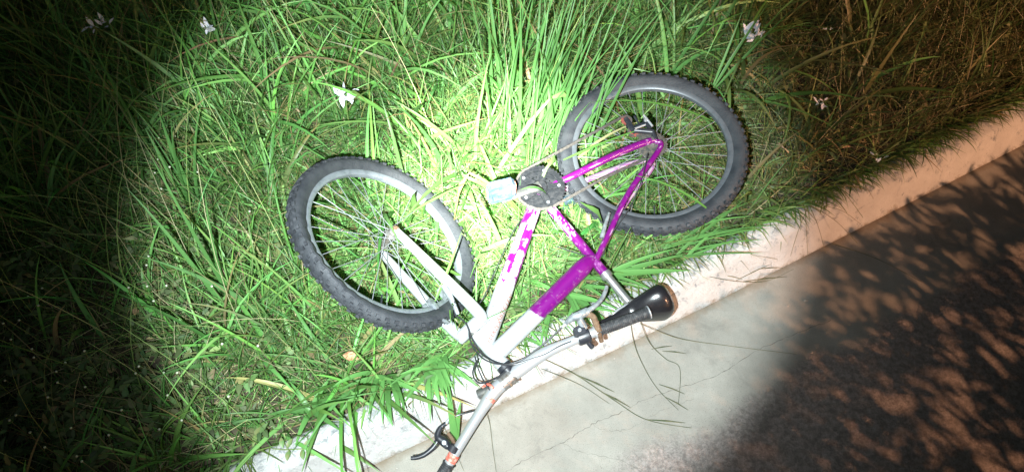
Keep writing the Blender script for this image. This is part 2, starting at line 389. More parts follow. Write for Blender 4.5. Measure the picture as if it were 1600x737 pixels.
# stays
def pst(t, a_):
    k = noise.noise(Vector((t*22, a_/25., 12)))
    return (.40, .26, .40) if k > .5 else PURP
def pstl(t, a_):
    k = noise.noise(Vector((t*22, a_/25., 19)))
    return (.36, .27, .36) if k > -.15 else (.25, .06, .28)
cst = R_+n*.062; csl = R_-n*.066
fb.ftube(spline([BB+n*.026-e1*.012, BB+n*.036-e1*.10, cst.lerp(BB, .32)+n*.010-e2*.010, cst-e2*.006+e1*.03, cst], 12), [.011+.002*math.sin(i/48*math.pi) for i in range(49)], pst, 20)
fb.ftube(spline([BB-n*.026-e1*.012, BB-n*.036-e1*.10, csl.lerp(BB, .32)-n*.010-e2*.010, csl-e2*.006+e1*.03, csl], 12), .010, pstl, 16)
sst = ST-sd*.012
fb.ftube(spline([sst+n*.020, sst.lerp(R_, .2)+n*.034, sst.lerp(R_, .55)+n*.05, cst+e2*.035, cst+e2*.004], 12), [.0098]*49, pst, 18)
fb.ftube(spline([sst-n*.020, sst.lerp(R_, .2)-n*.034, sst.lerp(R_, .55)-n*.05, csl+e2*.035, csl+e2*.004], 12), [.0095]*49, pstl, 16)
frame = fb.build('frame', M['frame'], bike, 50, fb.col)
# lettering wrapped on the tubes
def wraptext(txt, A, B, rad, t0, adeg, size, mt, roll=0., name='lettering'):
    cu = bpy.data.curves.new('t', 'FONT'); cu.body = txt; cu.size = size; cu.resolution_u = 2
    ob = bpy.data.objects.new('t', cu); COL.objects.link(ob)
    dg = bpy.context.evaluated_depsgraph_get(); me = bpy.data.meshes.new_from_object(ob.evaluated_get(dg))
    bpy.data.objects.remove(ob)
    bmx = bmesh.new(); bmx.from_mesh(me); bmesh.ops.triangulate(bmx, faces=bmx.faces[:])
    for _ in range(4):
        es = [e for e in bmx.edges if e.calc_length() > .003]
        if es: bmesh.ops.subdivide_edges(bmx, edges=es, cuts=1); bmesh.ops.triangulate(bmx, faces=bmx.faces[:])
    bmx.to_mesh(me); bmx.free()
    ax = (B-A).normalized(); u = (n-ax*n.dot(ax)).normalized(); v = ax.cross(u); org = A+(B-A)*t0
    mb = MB(); cr, sr = math.cos(roll), math.sin(roll)
    for q in me.vertices:
        x = q.co.x*cr-q.co.y*sr; y = q.co.x*sr+q.co.y*cr
        an = math.radians(adeg)+y/rad
        mb.v.append(org+ax*x+(u*math.cos(an)+v*math.sin(an))*(rad+.0016))
    mb.f = [tuple(p.vertices) for p in me.polygons]
    bpy.data.meshes.remove(me)
    return mb.build(name, mt, frame, None)
wraptext('VREETEX', hm_, BB, .0297, .13, 18, .0265, M['scrib'], math.radians(10))
wraptext('SEEKSEX', hm_, BB, .0298, -.02+.02, 5, .022, M['scrib'], math.radians(12))
wraptext('KIDS', hm_, BB, .0297, .20, -32, .014, M['blueprint'], math.radians(10))
wraptext('CAPRI', sc, ht, .0293, .66, 40, .020, M['blueprint'], math.radians(12))
wraptext('- - -', sc, ht, .0293, .62, 28, .018, M['blueprint'], math.radians(12))
wraptext('77', sc, ht, .0293, .79, 52, .026, M['redprint'], math.radians(15))
# dropouts
for s_, c in ((1, cst), (-1, csl)):
    MB().box(c-e2*.004, e1*.020, e2*.016, n*.0025, .4).build('dropout', M['hub'], bike)
MB().tube([ST+sd*.036, ST+sd*.055], .0195, 24).build('seat_clamp', M['post'], bike)
SP = BB+sd*.50
MB().tube([ST+sd*.01, SP-sd*.012], .0135, 24).build('seat_post', M['post'], bike)

# ---- wheels
def wheel(name, c, ax, ref, rear, rimcol):
    """wheel as part; tyre, rim, hub and spokes as its pieces"""
    ax = ax.normalized(); u = (ref-ax*ref.dot(ax)).normalized(); v = ax.cross(u)
    def pol(r, a_, h): return c+(u*math.cos(a_)+v*math.sin(a_))*r+ax*h
    mb = MB(); hw = .05 if not rear else .064
    mb.lathe(c, ax, [(.004, -hw-.012), (.006, -hw-.012), (.0085, -hw), (.014, -hw+.004), (.015, -hw+.016), (.0215, -.033), (.0215, -.029), (.013, -.024), (.012, .024), (.0215, .029), (.0215, .033), (.015, hw-.016), (.014, hw-.004), (.0085, hw), (.006, hw+.012), (.001, hw+.012)], 32)
    root = mb.build(name, M['hub'], bike)
    def flat(a_):       # the front tyre has come off its seat on one side
        if rear: return 0.
        d = (a_-FLAT) % (2*math.pi); d = min(d, 2*math.pi-d); return math.exp(-(d/.5)**2)
    seg = 180; prof_t = [(.279, -.0115), (.288, -.0175), (.298, -.0235), (.309, -.0265), (.319, -.0245), (.327, -.018), (.331, -.009), (.3325, 0), (.331, .009), (.327, .018), (.319, .0245), (.309, .0265), (.298, .0235), (.288, .0175), (.279, .0115)]
    t = MB(); mN = len(prof_t)
    for k in range(seg):
        a_ = 2*math.pi*k/seg; fl = flat(a_); wob = .0012*math.sin(5*a_+1)
        for r, h in prof_t: t.v.append(pol(r+wob-fl*.010*max(0, (r-.285)/.05)+fl*.004*math.sin(a_*40), a_, h*(1+.25*fl)+fl*.012*((r-.28)/.05)))
    for k in range(seg):
        for j in range(mN): t.f.append((k*mN+j, k*mN+(j+1) % mN, ((k+1) % seg)*mN+(j+1) % mN, ((k+1) % seg)*mN+j))
    t.build('tyre', M['tyre'], root)
    kn = MB(); NK = 66
    for k in range(NK):
        a_ = 2*math.pi*k/NK; da = 2*math.pi/NK; fl = flat(a_)
        def blk(r, h, aa_, lr, lt, lh, tilt):
            cc = pol(r-fl*.010, aa_, h*(1+.25*fl)+fl*.012); rad = (pol(1, aa_, 0)-c).normalized(); tg = ax.cross(rad)
            rd = (rad*math.cos(tilt)+ax*math.sin(tilt)*(1 if h > 0 else -1)); hd = ax*math.cos(tilt)-rad*math.sin(tilt)*(1 if h > 0 else -1)
            kn.box(cc, rd*lr, tg*lt, hd*lh)
        for sg in (-1, 1):
            blk(.3275, .0215*sg, a_+(0 if sg > 0 else da/2), .0040, .0062, .0048, .80)
            blk(.3325, .0105*sg, a_+da/2*(0 if sg > 0 else 1)+da*.25, .0035, .0050, .0036, .35)
        blk(.3335, .0001, a_+da*.5, .0034, .0065, .0045, 0)
    kn.build('tread', M['tread'], root, None)
    r_ = MB().lathe(c, ax, [(.284, -.012), (.286, -.0135), (.279, -.0135), (.269, -.0118), (.265, -.008), (.2635, 0), (.265, .008), (.269, .0118), (.279, .0135), (.286, .0135), (.284, .012), (.274, .010), (.274, -.010)], 120, True)
    r_.build('rim', rimcol, root)
    NS = 32
    for k in range(NS):
        side = 1 if k % 2 else -1; a_ = 2*math.pi*k/NS; g = (k//2) % 2
        ah = a_+(1 if g else -1)*math.radians(68)
        p0 = pol(.020, ah, .031*side); p1 = pol(.263, a_, .002*side)
        MB().tube([p0, p0.lerp(p1, .5)+ax*random.uniform(-.002, .002), p1], .0012, 5, False).build('spoke', M['spoke'], root)
    # valve
    p = pol(.262, 1.1, 0); q = pol(.226, 1.1, 0); MB().tube([p, q], .003, 8).build('valve', M['black'], root)
    return root, pol
FLAT = 0.
_u = (e1-fn*e1.dot(fn)).normalized(); _v = fn.cross(_u)
tgt = (at(500, 455, .25)-FH); FLAT = math.atan2(tgt.dot(_v), tgt.dot(_u))
front, fpol = wheel('front_wheel', FH, fn, e1, False, M['rim'])
rear, rpol = wheel('rear_wheel', R_, rn, e1, True, M['rim_dull'])

# ---- toothed discs
def toothed(mb, c, ax, R, nt_, th, inner, depth=.0045):
    ax = ax.normalized(); u = ax.orthogonal().normalized(); v = ax.cross(u); b0 = len(mb.v); m_ = nt_*4
    for k in range(m_):
        a_ = 2*math.pi*k/m_; r = R if k % 4 in (1, 2) else R-depth
        d = u*math.cos(a_)+v*math.sin(a_)
        mb.v += [c+d*r+ax*th, c+d*r-ax*th, c+d*inner-ax*th, c+d*inner+ax*th]
    for k in range(m_):
        for j in range(4):
            a_ = b0+k*4+j; b_ = b0+k*4+(j+1) % 4; a2 = b0+((k+1) % m_)*4+j; b2 = b0+((k+1) % m_)*4+(j+1) % 4
            mb.f.append((a_, b_, b2, a2))
    return mb
cs = MB()
for i, (rr_, tn) in enumerate([(.056, 28), (.050, 24), (.045, 22), (.040, 19), (.035, 17), (.031, 14)]):
    toothed(cs, R_+rn*(.034+.0042*i), rn, rr_, tn, .001, .016)
cs.lathe(R_, rn, [(.017, .033), (.019, .050), (.017, .059), (.008, .061)], 28)
cs.build('cassette', M['cass'], bike, None)
CH = BB+n*.048
cr = MB(); toothed(cr, CH, n, .087, 42, .0014, .064); 
for k in range(5):
    a_ = 2*math.pi*k/5+.3; d = e1*math.cos(a_)+e2*math.sin(a_); tg = n.cross(d)
    cr.box(CH+d*.046+n*.002, d*.032, tg*.0115, n*.0022, .3)
cr.lathe(CH, n, [(.0, .009), (.022, .009), (.026, .004), (.026, -.003), (.0, -.003)], 24)
chr_ = cr.build('chainring', M['ring'], bike, None)
c2_ = MB(); toothed(c2_, CH-n*.007, n, .070, 34, .0011, .046); c2_.build('middle_ring', M['ring'], chr_, None)
c3_ = MB(); toothed(c3_, CH-n*.013, n, .050, 24, .0011, .022); c3_.build('inner_ring', M['ring'], chr_, None)
bl = MB()
for k in range(5):
    a_ = 2*math.pi*k/5+.3; d = e1*math.cos(a_)+e2*math.sin(a_); bl.lathe(CH+d*.064, n, [(0, .006), (.005, .006), (.0055, .002), (.0055, 0)], 12)
bl.build('ring_bolts', M['spoke'], chr_, None)
# cranks and pedals
def crank(sgn, dirv, Lc):
    c0 = BB+n*sgn*.060; c1 = c0+dirv*Lc+n*sgn*.012; tg = n.cross(dirv).normalized(); rings = []
    for i in range(9):
        t = i/8; p = c0.lerp(c1, t); ww = .0165*(1-t)+.0115*t+(.003 if i in (0, 8) else 0); hh = .0075
        rings.append([p+tg*ww*math.cos(q)+n*hh*math.sin(q) for q in [2*math.pi*k/12 for k in range(12)]])
    return MB().loft(rings).build('crank_arm', M['crank'], bike), c1
arm, ctip = crank(1, (e1+e2*.04).normalized(), .150)
arm2, ctip2 = crank(-1, -e1, .150)
def pedal(c, sgn, f1):
    f1 = (f1-n*f1.dot(n)).normalized(); f2 = n.cross(f1).normalized(); c = c+n*sgn*.066
    p = MB()
    oc = [(-.046, -.030), (-.034, -.049), (.034, -.049), (.046, -.030), (.046, .030), (.034, .049), (-.034, .049), (-.046, .030)]
    ic = [(x*.72, y*.70) for x, y in oc]
    # outer cage ring
    rings = []
    for (ox, oy), (ix, iy) in zip(oc, ic):
        rings.append([c+f1*ox+n*oy-f2*.013, c+f1*ox+n*oy+f2*.013, c+f1*ix+n*iy+f2*.013, c+f1*ix+n*iy-f2*.013])
    b0 = len(p.v)
    for r in rings: p.v += r
    for i in range(8):
        for k in range(4):
            a_ = b0+i*4+k; b_ = b0+i*4+(k+1) % 4; a2 = b0+((i+1) % 8)*4+k; b2 = b0+((i+1) % 8)*4+(k+1) % 4; p.f.append((a_, b_, b2, a2))
    p.box(c, f1*.034, n*.012, f2*.010, .2); p.box(c, f1*.010, n*.036, f2*.011, .2)
    pp = p.build('pedal', M['pedal'], bike, 20)
    MB().tube([c-n*sgn*.066, c+n*sgn*.03], .0045, 10).build('pedal_axle', M['spoke'], pp)
    MB().box(c+f1*.0475, f1*.0015, n*.024, f2*.008, 0).build('reflector', M['orange'], pp)
    MB().box(c-f1*.0475, f1*.0015, n*.024, f2*.008, 0).build('reflector', M['orange'], pp)
pedal(ctip, 1, (e1*.92-e2*.12))
pedal(ctip2, -1, e1)
# chain, derailleur
DP1 = R_+rn*.052+e1*.040-e2*.062; DP2 = R_+rn*.050+e1*.040-e2*.118
def pulley(c, parent): toothed(MB(), c, n, .020, 11, .0018, .004, .003).build('pulley', M['red'], parent, None)
dr = MB()
dr.box(DP1.lerp(DP2, .5)+n*.006, (DP2-DP1)*.68, e1*.010, n*.001, .3); dr.box(DP1.lerp(DP2, .5)-n*.006, (DP2-DP1)*.68, e1*.010, n*.001, .3)
dr.tube([R_+n*.066, R_+n*.072-e2*.030+e1*-.006, DP1+n*.012], [.012, .010, .010], 12)
dr.box(R_+n*.072-e2*.066-e1*.004, e2*.022, e1*.008, n*.006, .3); dr.box(DP1-e1*.030+n*.010-e2*.012, e1*.022, e2*.005, n*.005, .3)
dr.tube([DP2-e1*.03+n*.01, DP2-e1*.03+n*.01+e2*.05], .004, 8)
der = dr.build('rear_derailleur', M['black'], bike); pulley(DP1, der); pulley(DP2, der)
bm_ = MB(); bm_.tube([R_+n*.088-e2*.042-e1*.008, R_+n*.088-e2*.095-e1*.002], .004, 10); bm_.lathe(R_+n*.084-e2*.075, n, [(0, .010), (.006, .010), (.007, .006), (.007, 0)], 12)
bm_.tube([DP1-e1*.05+n*.022, DP1+n*.022], .0035, 8)
bm_.build('derailleur_spring', M['silver'], der)
def arcp(c, ax, r, ref, a0, a1, k):
    ax = ax.normalized(); u = (ref-ax*ref.dot(ax)).normalized(); v = ax.cross(u)
    return [c+(u*math.cos(a0+(a1-a0)*i/k)+v*math.sin(a0+(a1-a0)*i/k))*r for i in range(k+1)]
CC = R_+rn*.045
path = arcp(CH, n, .084, e2, -.1, math.pi*1.02, 14)       # round the front of the chainring... direction fixed below
def arc2(c, r, a0, a1, k): return [c+(e1*math.cos(a0+(a1-a0)*i/k)+e2*math.sin(a0+(a1-a0)*i/k))*r for i in range(k+1)]
rad = math.radians
path = arc2(CH, .084, rad(92), rad(-88), 14)+[DP2+e1*.0-e2*.019]+arc2(DP2, .019, rad(-100), rad(-200), 4)+arc2(DP1, .019, rad(-30), rad(40), 3)+arc2(CC, .044, rad(-130), rad(-265), 8)+[CC.lerp(CH, .5)+e2*.062-e2*.006]+arc2(CH, .084, rad(95), rad(92), 1)
ch = MB(); tot = 0; prevp = path[0]; segs = []
for a_, b_ in zip(path, path[1:]):
    l = (b_-a_).length; segs.append((a_, b_, tot, l)); tot += l
NL = int(tot/.0127); 
def onpath(s):
    for a_, b_, t0, l in segs:
        if t0 <= s <= t0+l and l > 0: return a_.lerp(b_, (s-t0)/l)
    return path[-1]
for i in range(NL):
    a_ = onpath(i*.0127); b_ = onpath(min((i+1)*.0127, tot-1e-5)); d = b_-a_
    if d.length < .004: continue
    t = d.normalized(); up = n.cross(t).normalized(); off = .0032 if i % 2 else .0018
    for s_ in (-1, 1): ch.box((a_+b_)/2+n*off*s_, t*.0078, up*.0038, n*.0006, .35)
ch.build('chain', M['chain'], bike, None)

# ---- fork
AX = -dn; gap = .060
crown = CR+dn*.004
fk = MB()
for s_, c0 in ((1, FH+fn*.056), (-1, FH-fn*.056)):
    top = crown+fn*s_*.052+AX*.0
    low = c0
    pts = spline([low, low.lerp(top, .18)+fn*s_*.003, low.lerp(top, .45)+fn*s_*.007, low.lerp(top, .78)+fn*s_*.012, top+dn*.02+fn*s_*.010, top], 8)
    rr_ = [.0125+.0065*min(1, i/26) for i in range(len(pts))]
    leg = MB().tube(pts, rr_, 22).build('fork_leg', M['white'], bike)
    MB().box(c0+fs*.004+fn*s_*.0, fs*.011, dn*.017, fn*.0035, .4).build('dropout', M['hub'], leg)
    MB().lathe(c0+fn*s_*.010, fn*s_, [(.012, -.006), (.012, 0), (.008, .003), (0, .004)], 6).build('axle_nut', M['rust'], leg)
cw = MB().loft([[crown+fn*x+dn*(.002+yy*.020)+fs*zz*(.020-.004*abs(x)/.06) for yy, zz in ((-1, -.7), (-.7, -1), (.7, -1), (1, -.7), (1, .7), (.7, 1), (-.7, 1), (-1, .7))] for x in (-.066, -.045, -.02, .02, .045, .066)])
cw.build('fork_crown', M['white'], bike)
MB().tube([crown-dn*.01, H2-dn*.002], .019, 20).build('lower_headset', M['hub'], bike)
# grey brake arms with arch
br = MB()
for s_ in (1, -1):
    c = FH.lerp(crown, .66)+fn*s_*.058+fs*.026
    br.tube([c+dn*.018, c, c-dn*.045-fn*s_*.016, c-dn*.082-fn*s_*.030], [.009, .011, .008, .006], 10)
    br.box(c+dn*.0-fn*s_*.026+fs*-.004, fn*.010, dn*.022, fs*.007, .3)
br.build('front_brake', M['greylever'], bike)

# ---- headset, stem, handlebar
MB().lathe(H1, -dn, [(.018, -.004), (.025, -.002), (.025, .012), (.020, .015), (.019, .030), (.016, .032), (0, .032)], 28).build('headset', M['black'], bike)
HB = [at(693, 737, .09)*1.95-at(735, 668, .155)*.95, at(693, 737, .09), at(735, 668, .155), at(760, 628, .195), at(777, 606, .208), at(805, 582, .215), at(850, 552, .24), at(890, 534, .27), at(925, 520, .285), at(1012, 488, .305)]
hc = HB[5].lerp(HB[4], .5)
st = MB(); st.tube([H1+AX*.028, H1+AX*.045+(hc-H1)*.1, hc-(hc-H1)*.12], [.018, .019, .017], 18); st.lathe(hc, (HB[5]-HB[4]), [(.018, -.022), (.0235, -.021), (.0235, .021), (.018, .022)], 24)
stem = st.build('stem', M['hub'], bike)
c_ = at(748, 616, .17); MB().tube([c_, c_+(hc-c_)*.9], [.016, .015], 16).build('stem_collar', M['crank'], stem)
MB().tube([hc+Vector((0, 0, .012))-AX*.02, hc+AX*.028+Vector((0, 0, .012))], .004, 8).build('clamp_bolt', M['rust'], stem)
pts = spline(HB, 8); k = len(pts)
def bar_r(i):
    t = i/(k-1); return (.0150+.0065*math.exp(-((t-.50)/.20)**4))
MB().tube(pts, [bar_r(i) for i in range(k)], 24).build('handlebar', M['silver'], bike)
def on(i0, t): return HB[i0].lerp(HB[i0+1], t)
def grip(a_, b_):
    ax = (b_-a_); Lg = ax.length; pr = [(.012, 0), (.020, .0), (.020, .004)]; m_ = 26
    for i in range(m_):
        z = .006+(Lg-.014)*i/m_; pr += [(.0168, z), (.0182, z+.0012), (.0182, z+(Lg-.014)/m_*.6), (.0168, z+(Lg-.014)/m_*.75)]
    pr += [(.020, Lg-.006), (.0205, Lg-.002), (.017, Lg+.002), (0, Lg+.003)]
    return MB().lathe(a_, ax, pr, 28).build('grip', M['grip'], bike, 30)
g1 = grip(on(8, .12), HB[9]+(HB[9]-HB[8]).normalized()*.004)
g2 = grip(on(1, .20), HB[0])
bd = (HB[9]-HB[8]).normalized()
def ring(name, c, d, r, h, mt, parent=bike): return MB().lathe(c, d, [(r-.003, -h), (r, -h), (r, h), (r-.003, h)], 26, True).build(name, mt, parent)
ring('grip_collar', on(8, .06), bd, .0195, .005, M['silver'], g1)
MB().lathe(HB[9]+bd*.001, bd, [(.0165, 0), (.0212, .0), (.0212, .004), (.0165, .004)], 24, True).build('grip_end_ring', M['silver'], g1)
# right brake lever, shifter, rusty clamp
def blade(pl, r, ell):
    return spline(pl, 8)
lv = MB(); body = at(903, 500, .325)
lv.tube(spline([at(884, 505, .30), at(893, 497, .32), at(905, 492, .33), at(918, 486, .33)], 6), [.006+.007*math.sin(min(1, i/12)*math.pi/2) for i in range(19)], 12)
lv.tube([at(905, 497, .325), at(913, 512, .30)], [.011, .012], 12)
lvo = lv.build('brake_lever', M['greylever'], bike)
bpts = spline([at(912, 489, .335), at(928, 479, .335), at(939, 468, .33), at(946, 455, .325), at(948, 447, .325)], 6)
MB().tube(bpts, [.0085-.003*i/(len(bpts)-1) for i in range(len(bpts))], 12).build('lever_blade', M['greylever'], lvo)
rpts = spline([at(915, 490, .325), at(926, 494, .325), at(931, 505, .315), at(936, 517, .30)], 6)
MB().tube(rpts, [.010, ]*len(rpts), 10).build('rusty_bracket', M['rust'], lvo)
MB().tube([at(936, 519, .30), at(940, 533, .27)], .007, 10).build('bracket_foot', M['rust'], lvo)
MB().tube([at(878, 511, .295), at(886, 504, .302)], [.004, .0065], 10).build('barrel_adjuster', M['silver'], lvo)
sh = MB(); sc_ = on(7, .62); ring0 = sh.lathe(sc_, bd, [(.012, -.020), (.022, -.020), (.024, -.014), (.024, .016), (.020, .020), (.012, .020)], 26)
sh.box(sc_+Vector((-.014, .006, .022)), bd*.018, Vector((-.3, .9, .1)).normalized()*.014, Vector((0, 0, .010)), .35)
sho = sh.build('shifter', M['black'], bike)
MB().lathe(sc_+Vector((-.014, .006, .031)), Vector((0, 0, 1)), [(.006, 0), (.006, .004), (.0045, .005), (0, .0035)], 16).build('bolt', M['spoke'], sho)
MB().tube(spline([at(915, 526, .27), at(919, 534, .262), at(926, 543, .25)], 5), [.009, .009, .009, .009, .008, .008, .008, .008, .008, .008, .007], 12).build('shift_lever', M['black'], sho)
MB().tube([at(905, 528, .27), at(911, 538, .258)], [.007, .005], 10).build('thumb_lever', M['greylever'], sho)
# left brake lever
ll = MB(); ld = (HB[2]-HB[1]).normalized(); lc = at(708, 699, .128)
ll.lathe(lc, ld, [(.013, -.010), (.0195, -.010), (.0195, .010), (.013, .010)], 22, True)
ll.tube(spline([lc+Vector((-.014, 0, .004)), at(694, 690, .13), at(684, 681, .135), at(688, 668, .14), at(697, 661, .142)], 6), [.009, .010, .011, .012, .013, .014, .014, .014, .014, .013, .013, .012, .011, .010, .010, .009, .009, .008, .008, .007, .007, .007, .006, .006, .006], 12)
llo = ll.build('brake_lever', M['black'], bike)
bpts = spline([at(685, 686, .13), at(677, 698, .125), at(664, 709, .12), at(652, 714, .118), at(642, 715, .118)], 6)
MB().tube(bpts, [.0095-.0035*i/(len(bpts)-1) for i in range(len(bpts))], 12).build('lever_blade', M['black'], llo)
MB().lathe(at(694, 691, .14), Vector((0, -.2, 1)), [(.007, 0), (.007, .006), (.004, .007), (0, .006)], 14).build('pivot_bolt', M['greylever'], llo)
MB().tube([at(697, 661, .142), at(702, 653, .146)], [.0055, .004], 10).build('barrel_adjuster', M['silver'], llo)
MB().tube(spline([lc+Vector((.0, .01, .014)), at(708, 688, .142), at(700, 676, .143)], 5), .006, 8).build('rusty_bracket', M['rust'], llo)
# tape bands
ring('tape', on(1, .33), ld, .0178, .012, M['tape']); ring('tape', at(765, 622, .201), (HB[4]-HB[3]), .0190, .006, M['tape'])
ring('tape', at(846, 554, .238), (HB[6]-HB[5]), .0172, .004, M['tape']); MB().tube(spline([at(754, 604, .21), at(763, 600, .225), at(771, 606, .232)], 5), .004, 8).build('tape', M['tape'], bike)
# cables
def cab(pl, r=.0026, mt='cable'): return MB().tube(spline([at(*p) for p in pl], 10), r, 8).build('cable', M[mt], bike)
cab([(878, 511, .295), (855, 532, .28), (835, 548, .27), (812, 563, .262), (785, 569, .25), (757, 561, .24), (739, 541, .24), (733, 520, .25), (738, 500, .25), (745, 478, .24)])
cab([(908, 527, .285), (875, 540, .282), (850, 553, .275), (830, 561, .27), (802, 569, .262), (775, 565, .25), (752, 550, .24), (737, 527, .255), (728, 505, .27), (712, 492, .27)])
cab([(702, 653, .146), (722, 646, .15), (745, 640, .14)], .0028)
cab([(745, 562, .24), (739, 580, .235), (742, 592, .23), (752, 598, .225), (772, 592, .225), (790, 580, .235)])
cab([(742, 556, .245), (747, 575, .24), (757, 597, .23), (768, 612, .22)], .0022)
cab([(745, 478, .24), (757, 462, .262), (775, 420, .285), (803, 360, .30), (822, 335, .28)], .002)
cab([(870, 385, .26), (935, 402, .27), (951, 372, .29), (985, 322, .33), (1003, 280, .36), (1012, 240, .38)], .0021)
# rear brake hardware on the seat stay
q = at(940, 372, .30); MB().tube([q, q+Vector((.012, .04, .01)), q+Vector((.03, .09, .015))], [.008, .007, .005], 10).build('rear_brake', M['greylever'], bike)
# ---- saddle
ctr = SP+e2*.028
rings = []
L_ = .275
for i in range(25):
    t = i/24; s_ = (.155-L_*t)                     # forward (nose) to back
    if t < .5: hw = .019+.010*(t/.5)**2
    else: hw = .029+.060*math.sin(min(1, (t-.5)/.38)*math.pi/2)
    endf = math.sqrt(max(0.0, 1-((t-.06)/.06)**2)) if t < .06 else (math.sqrt(max(0, 1-((t-.84)/.16)**2)) if t > .84 else 1)
    hw *= max(endf, .06); th = (.026+.065*max(0, t-.35))*max(endf, .10)
    rise = .012*max(0, t-.55)/.45-.008*math.sin(t*math.pi)
    c = ctr+e1*s_+e2*rise; ring_ = []
    for k in range(20):
        a_ = 2*math.pi*k/20; x = math.cos(a_); y = math.sin(a_)
        yy = y*th*.75 if y > 0 else y*th*(.75+.5*abs(x)**2)
        xx = math.copysign(abs(x)**.8, x)*hw
        ring_.append(c+n*xx+e2*(yy-.35*th*(abs(x)**3)))
    rings.append(ring_)
sad = MB().loft(rings).build('saddle', M['saddle'], bike, 60)
for s_ in (-1, 1):
    MB().tube(spline([ctr+e1*.11-e2*.012+n*s_*.010, ctr+e1*.05-e2*.034+n*s_*.021, ctr-e1*.03-e2*.034+n*s_*.021, ctr-e1*.085-e2*.012+n*s_*.034], 6), .0035, 8).build('saddle_rail', M['silver'], sad)
MB().box(SP-e2*.006, e1*.018, n*.026, e2*.010, .3).build('saddle_clamp', M['hub'], sad)

# ================================================================== GRASS AND PLANTS
def in_hull(px):
    """rough pixel hull of the bike, used to press the grass under it"""
    x, y = px[..., 0], px[..., 1]
    a = ((x-1018)/165)**2+((y-241)/142)**2 < 1
    dx, dy = x-598, y-377; u_ = (dx+dy)*.7071; v_ = (dx-dy)*.7071
    b_ = (u_/185)**2+(v_/130)**2 < 1
    def seg(p, q, r):
        px_, py_ = q[0]-p[0], q[1]-p[1]; t = np.clip(((x-p[0])*px_+(y-p[1])*py_)/(px_**2+py_**2), 0, 1)
        return np.hypot(x-p[0]-t*px_, y-p[1]-t*py_) < r
    return a | b_ | seg((840, 310), (750, 560), 45) | seg((920, 400), (760, 560), 45) | seg((840, 305), (1030, 480), 45) | seg((840, 305), (1010, 230), 50) | seg((700, 737), (760, 620), 40) | seg((760, 620), (1010, 490), 45) | seg((780, 315), (850, 305), 50)
def blades(bx, by, bz, az, Ln, wd, th0, th1, pw, col, segs=6, fold=.25, tipcol=None, wprof='leaf', twist=None):
    """numpy strips: th0/th1 lean from vertical at foot and tip"""
    K = len(bx); s = np.linspace(0, 1, segs+1)
    th = th0[:, None]+(th1-th0)[:, None]*s[None, :]**pw[:, None]
    ds_ = Ln[:, None]/segs
    hx = np.concatenate([np.zeros((K, 1)), np.cumsum(np.sin((th[:, 1:]+th[:, :-1])/2)*ds_, 1)], 1)
    hz = np.concatenate([np.zeros((K, 1)), np.cumsum(np.cos((th[:, 1:]+th[:, :-1])/2)*ds_, 1)], 1)
    sway = rng.normal(0, .12, K)[:, None]*(s[None, :]**2)*Ln[:, None]
    cx, sx = np.cos(az)[:, None], np.sin(az)[:, None]
    X = bx[:, None]+hx*cx-sway*sx; Y = by[:, None]+hx*sx+sway*cx; Z = bz[:, None]+hz
    Z = np.maximum(Z, bz[:, None]*.0+.06)
    if wprof == 'leaf': wp = np.minimum(1, .45+s*3)*(1-s**2.4)+.02
    else: wp = (1-s*.7)
    wv = wd[:, None]*wp[None, :]/2
    tw = (twist if twist is not None else rng.normal(0, .5, K))[:, None]+rng.normal(0, .5, K)[:, None]*s
    # lateral direction rotates about the blade axis
    nx, ny, nz = np.cos(th)*cx, np.cos(th)*sx, -np.sin(th)
    lx = -sx*np.cos(tw)+nx*np.sin(tw); ly = cx*np.cos(tw)+ny*np.sin(tw); lz = nz*np.sin(tw)
    ux = nx*np.cos(tw)+sx*np.sin(tw); uy = ny*np.cos(tw)-cx*np.sin(tw); uz = nz*np.cos(tw)
    P = np.stack([X, Y, Z], -1); Lv = np.stack([lx, ly, lz], -1)*wv[..., None]; U = np.stack([ux, uy, uz], -1)*(wv*fold)[..., None]
    V = np.stack([P-Lv, P+U, P+Lv], 2)
    # blades caught under a tyre are crushed down to it
    free = rng.uniform(0, 1, K) < .09
    for c_, a_ in ((FH, fn), (R_, rn)):
        zp = c_.z-(a_.x*(V[..., 0]-c_.x)+a_.y*(V[..., 1]-c_.y))/a_.z
        rad_ = np.sqrt((V[..., 0]-c_.x)**2+(V[..., 1]-c_.y)**2+(zp-c_.z)**2)
        w_ = np.clip((rad_-.225)/.03, 0, 1)*np.clip((.375-rad_)/.03, 0, 1)*(~free)[:, None, None]
        low_ = np.minimum(V[..., 2], zp-.032-.01*np.abs(np.sin(V[..., 0]*90)))
        V[..., 2] = V[..., 2]*(1-w_)+low_*w_            # K, segs+1, 3, 3
    idx = np.arange(K*(segs+1)*3).reshape(K, segs+1, 3)
    q1 = np.stack([idx[:, :-1, 0], idx[:, :-1, 1], idx[:, 1:, 1], idx[:, 1:, 0]], -1)
    q2 = np.stack([idx[:, :-1, 1], idx[:, :-1, 2], idx[:, 1:, 2], idx[:, 1:, 1]], -1)
    Q = np.concatenate([q1.reshape(-1, 4), q2.reshape(-1, 4)])
    C = np.ones((K, segs+1, 3, 4)); cc = col[:, None, :]
    if tipcol is not None: cc = cc*(1-s[None, :, None]**3)+tipcol[:, None, :]*s[None, :, None]**3
    else: cc = np.repeat(cc, segs+1, 1)
    C[..., :3] = cc[:, :, None, :]; C[:, :, 1, :3] *= 1.18
    return V.reshape(-1, 3), Q, C.reshape(-1, 4), P
def merge(parts):
    V, Q, C = [], [], []; o_ = 0
    for v, q, c in parts: V.append(v); Q.append(q+o_); C.append(c); o_ += len(v)
    return np.concatenate(V), np.concatenate(Q), np.concatenate(C)
def stuff(name, parts, mt, label, cat):
    V, Q, C = merge(parts); me = npmesh(name, V, Q, mt, C); o = bpy.data.objects.new(name, me); COL.objects.link(o)
    return tag(o, label, cat, None, 'stuff')
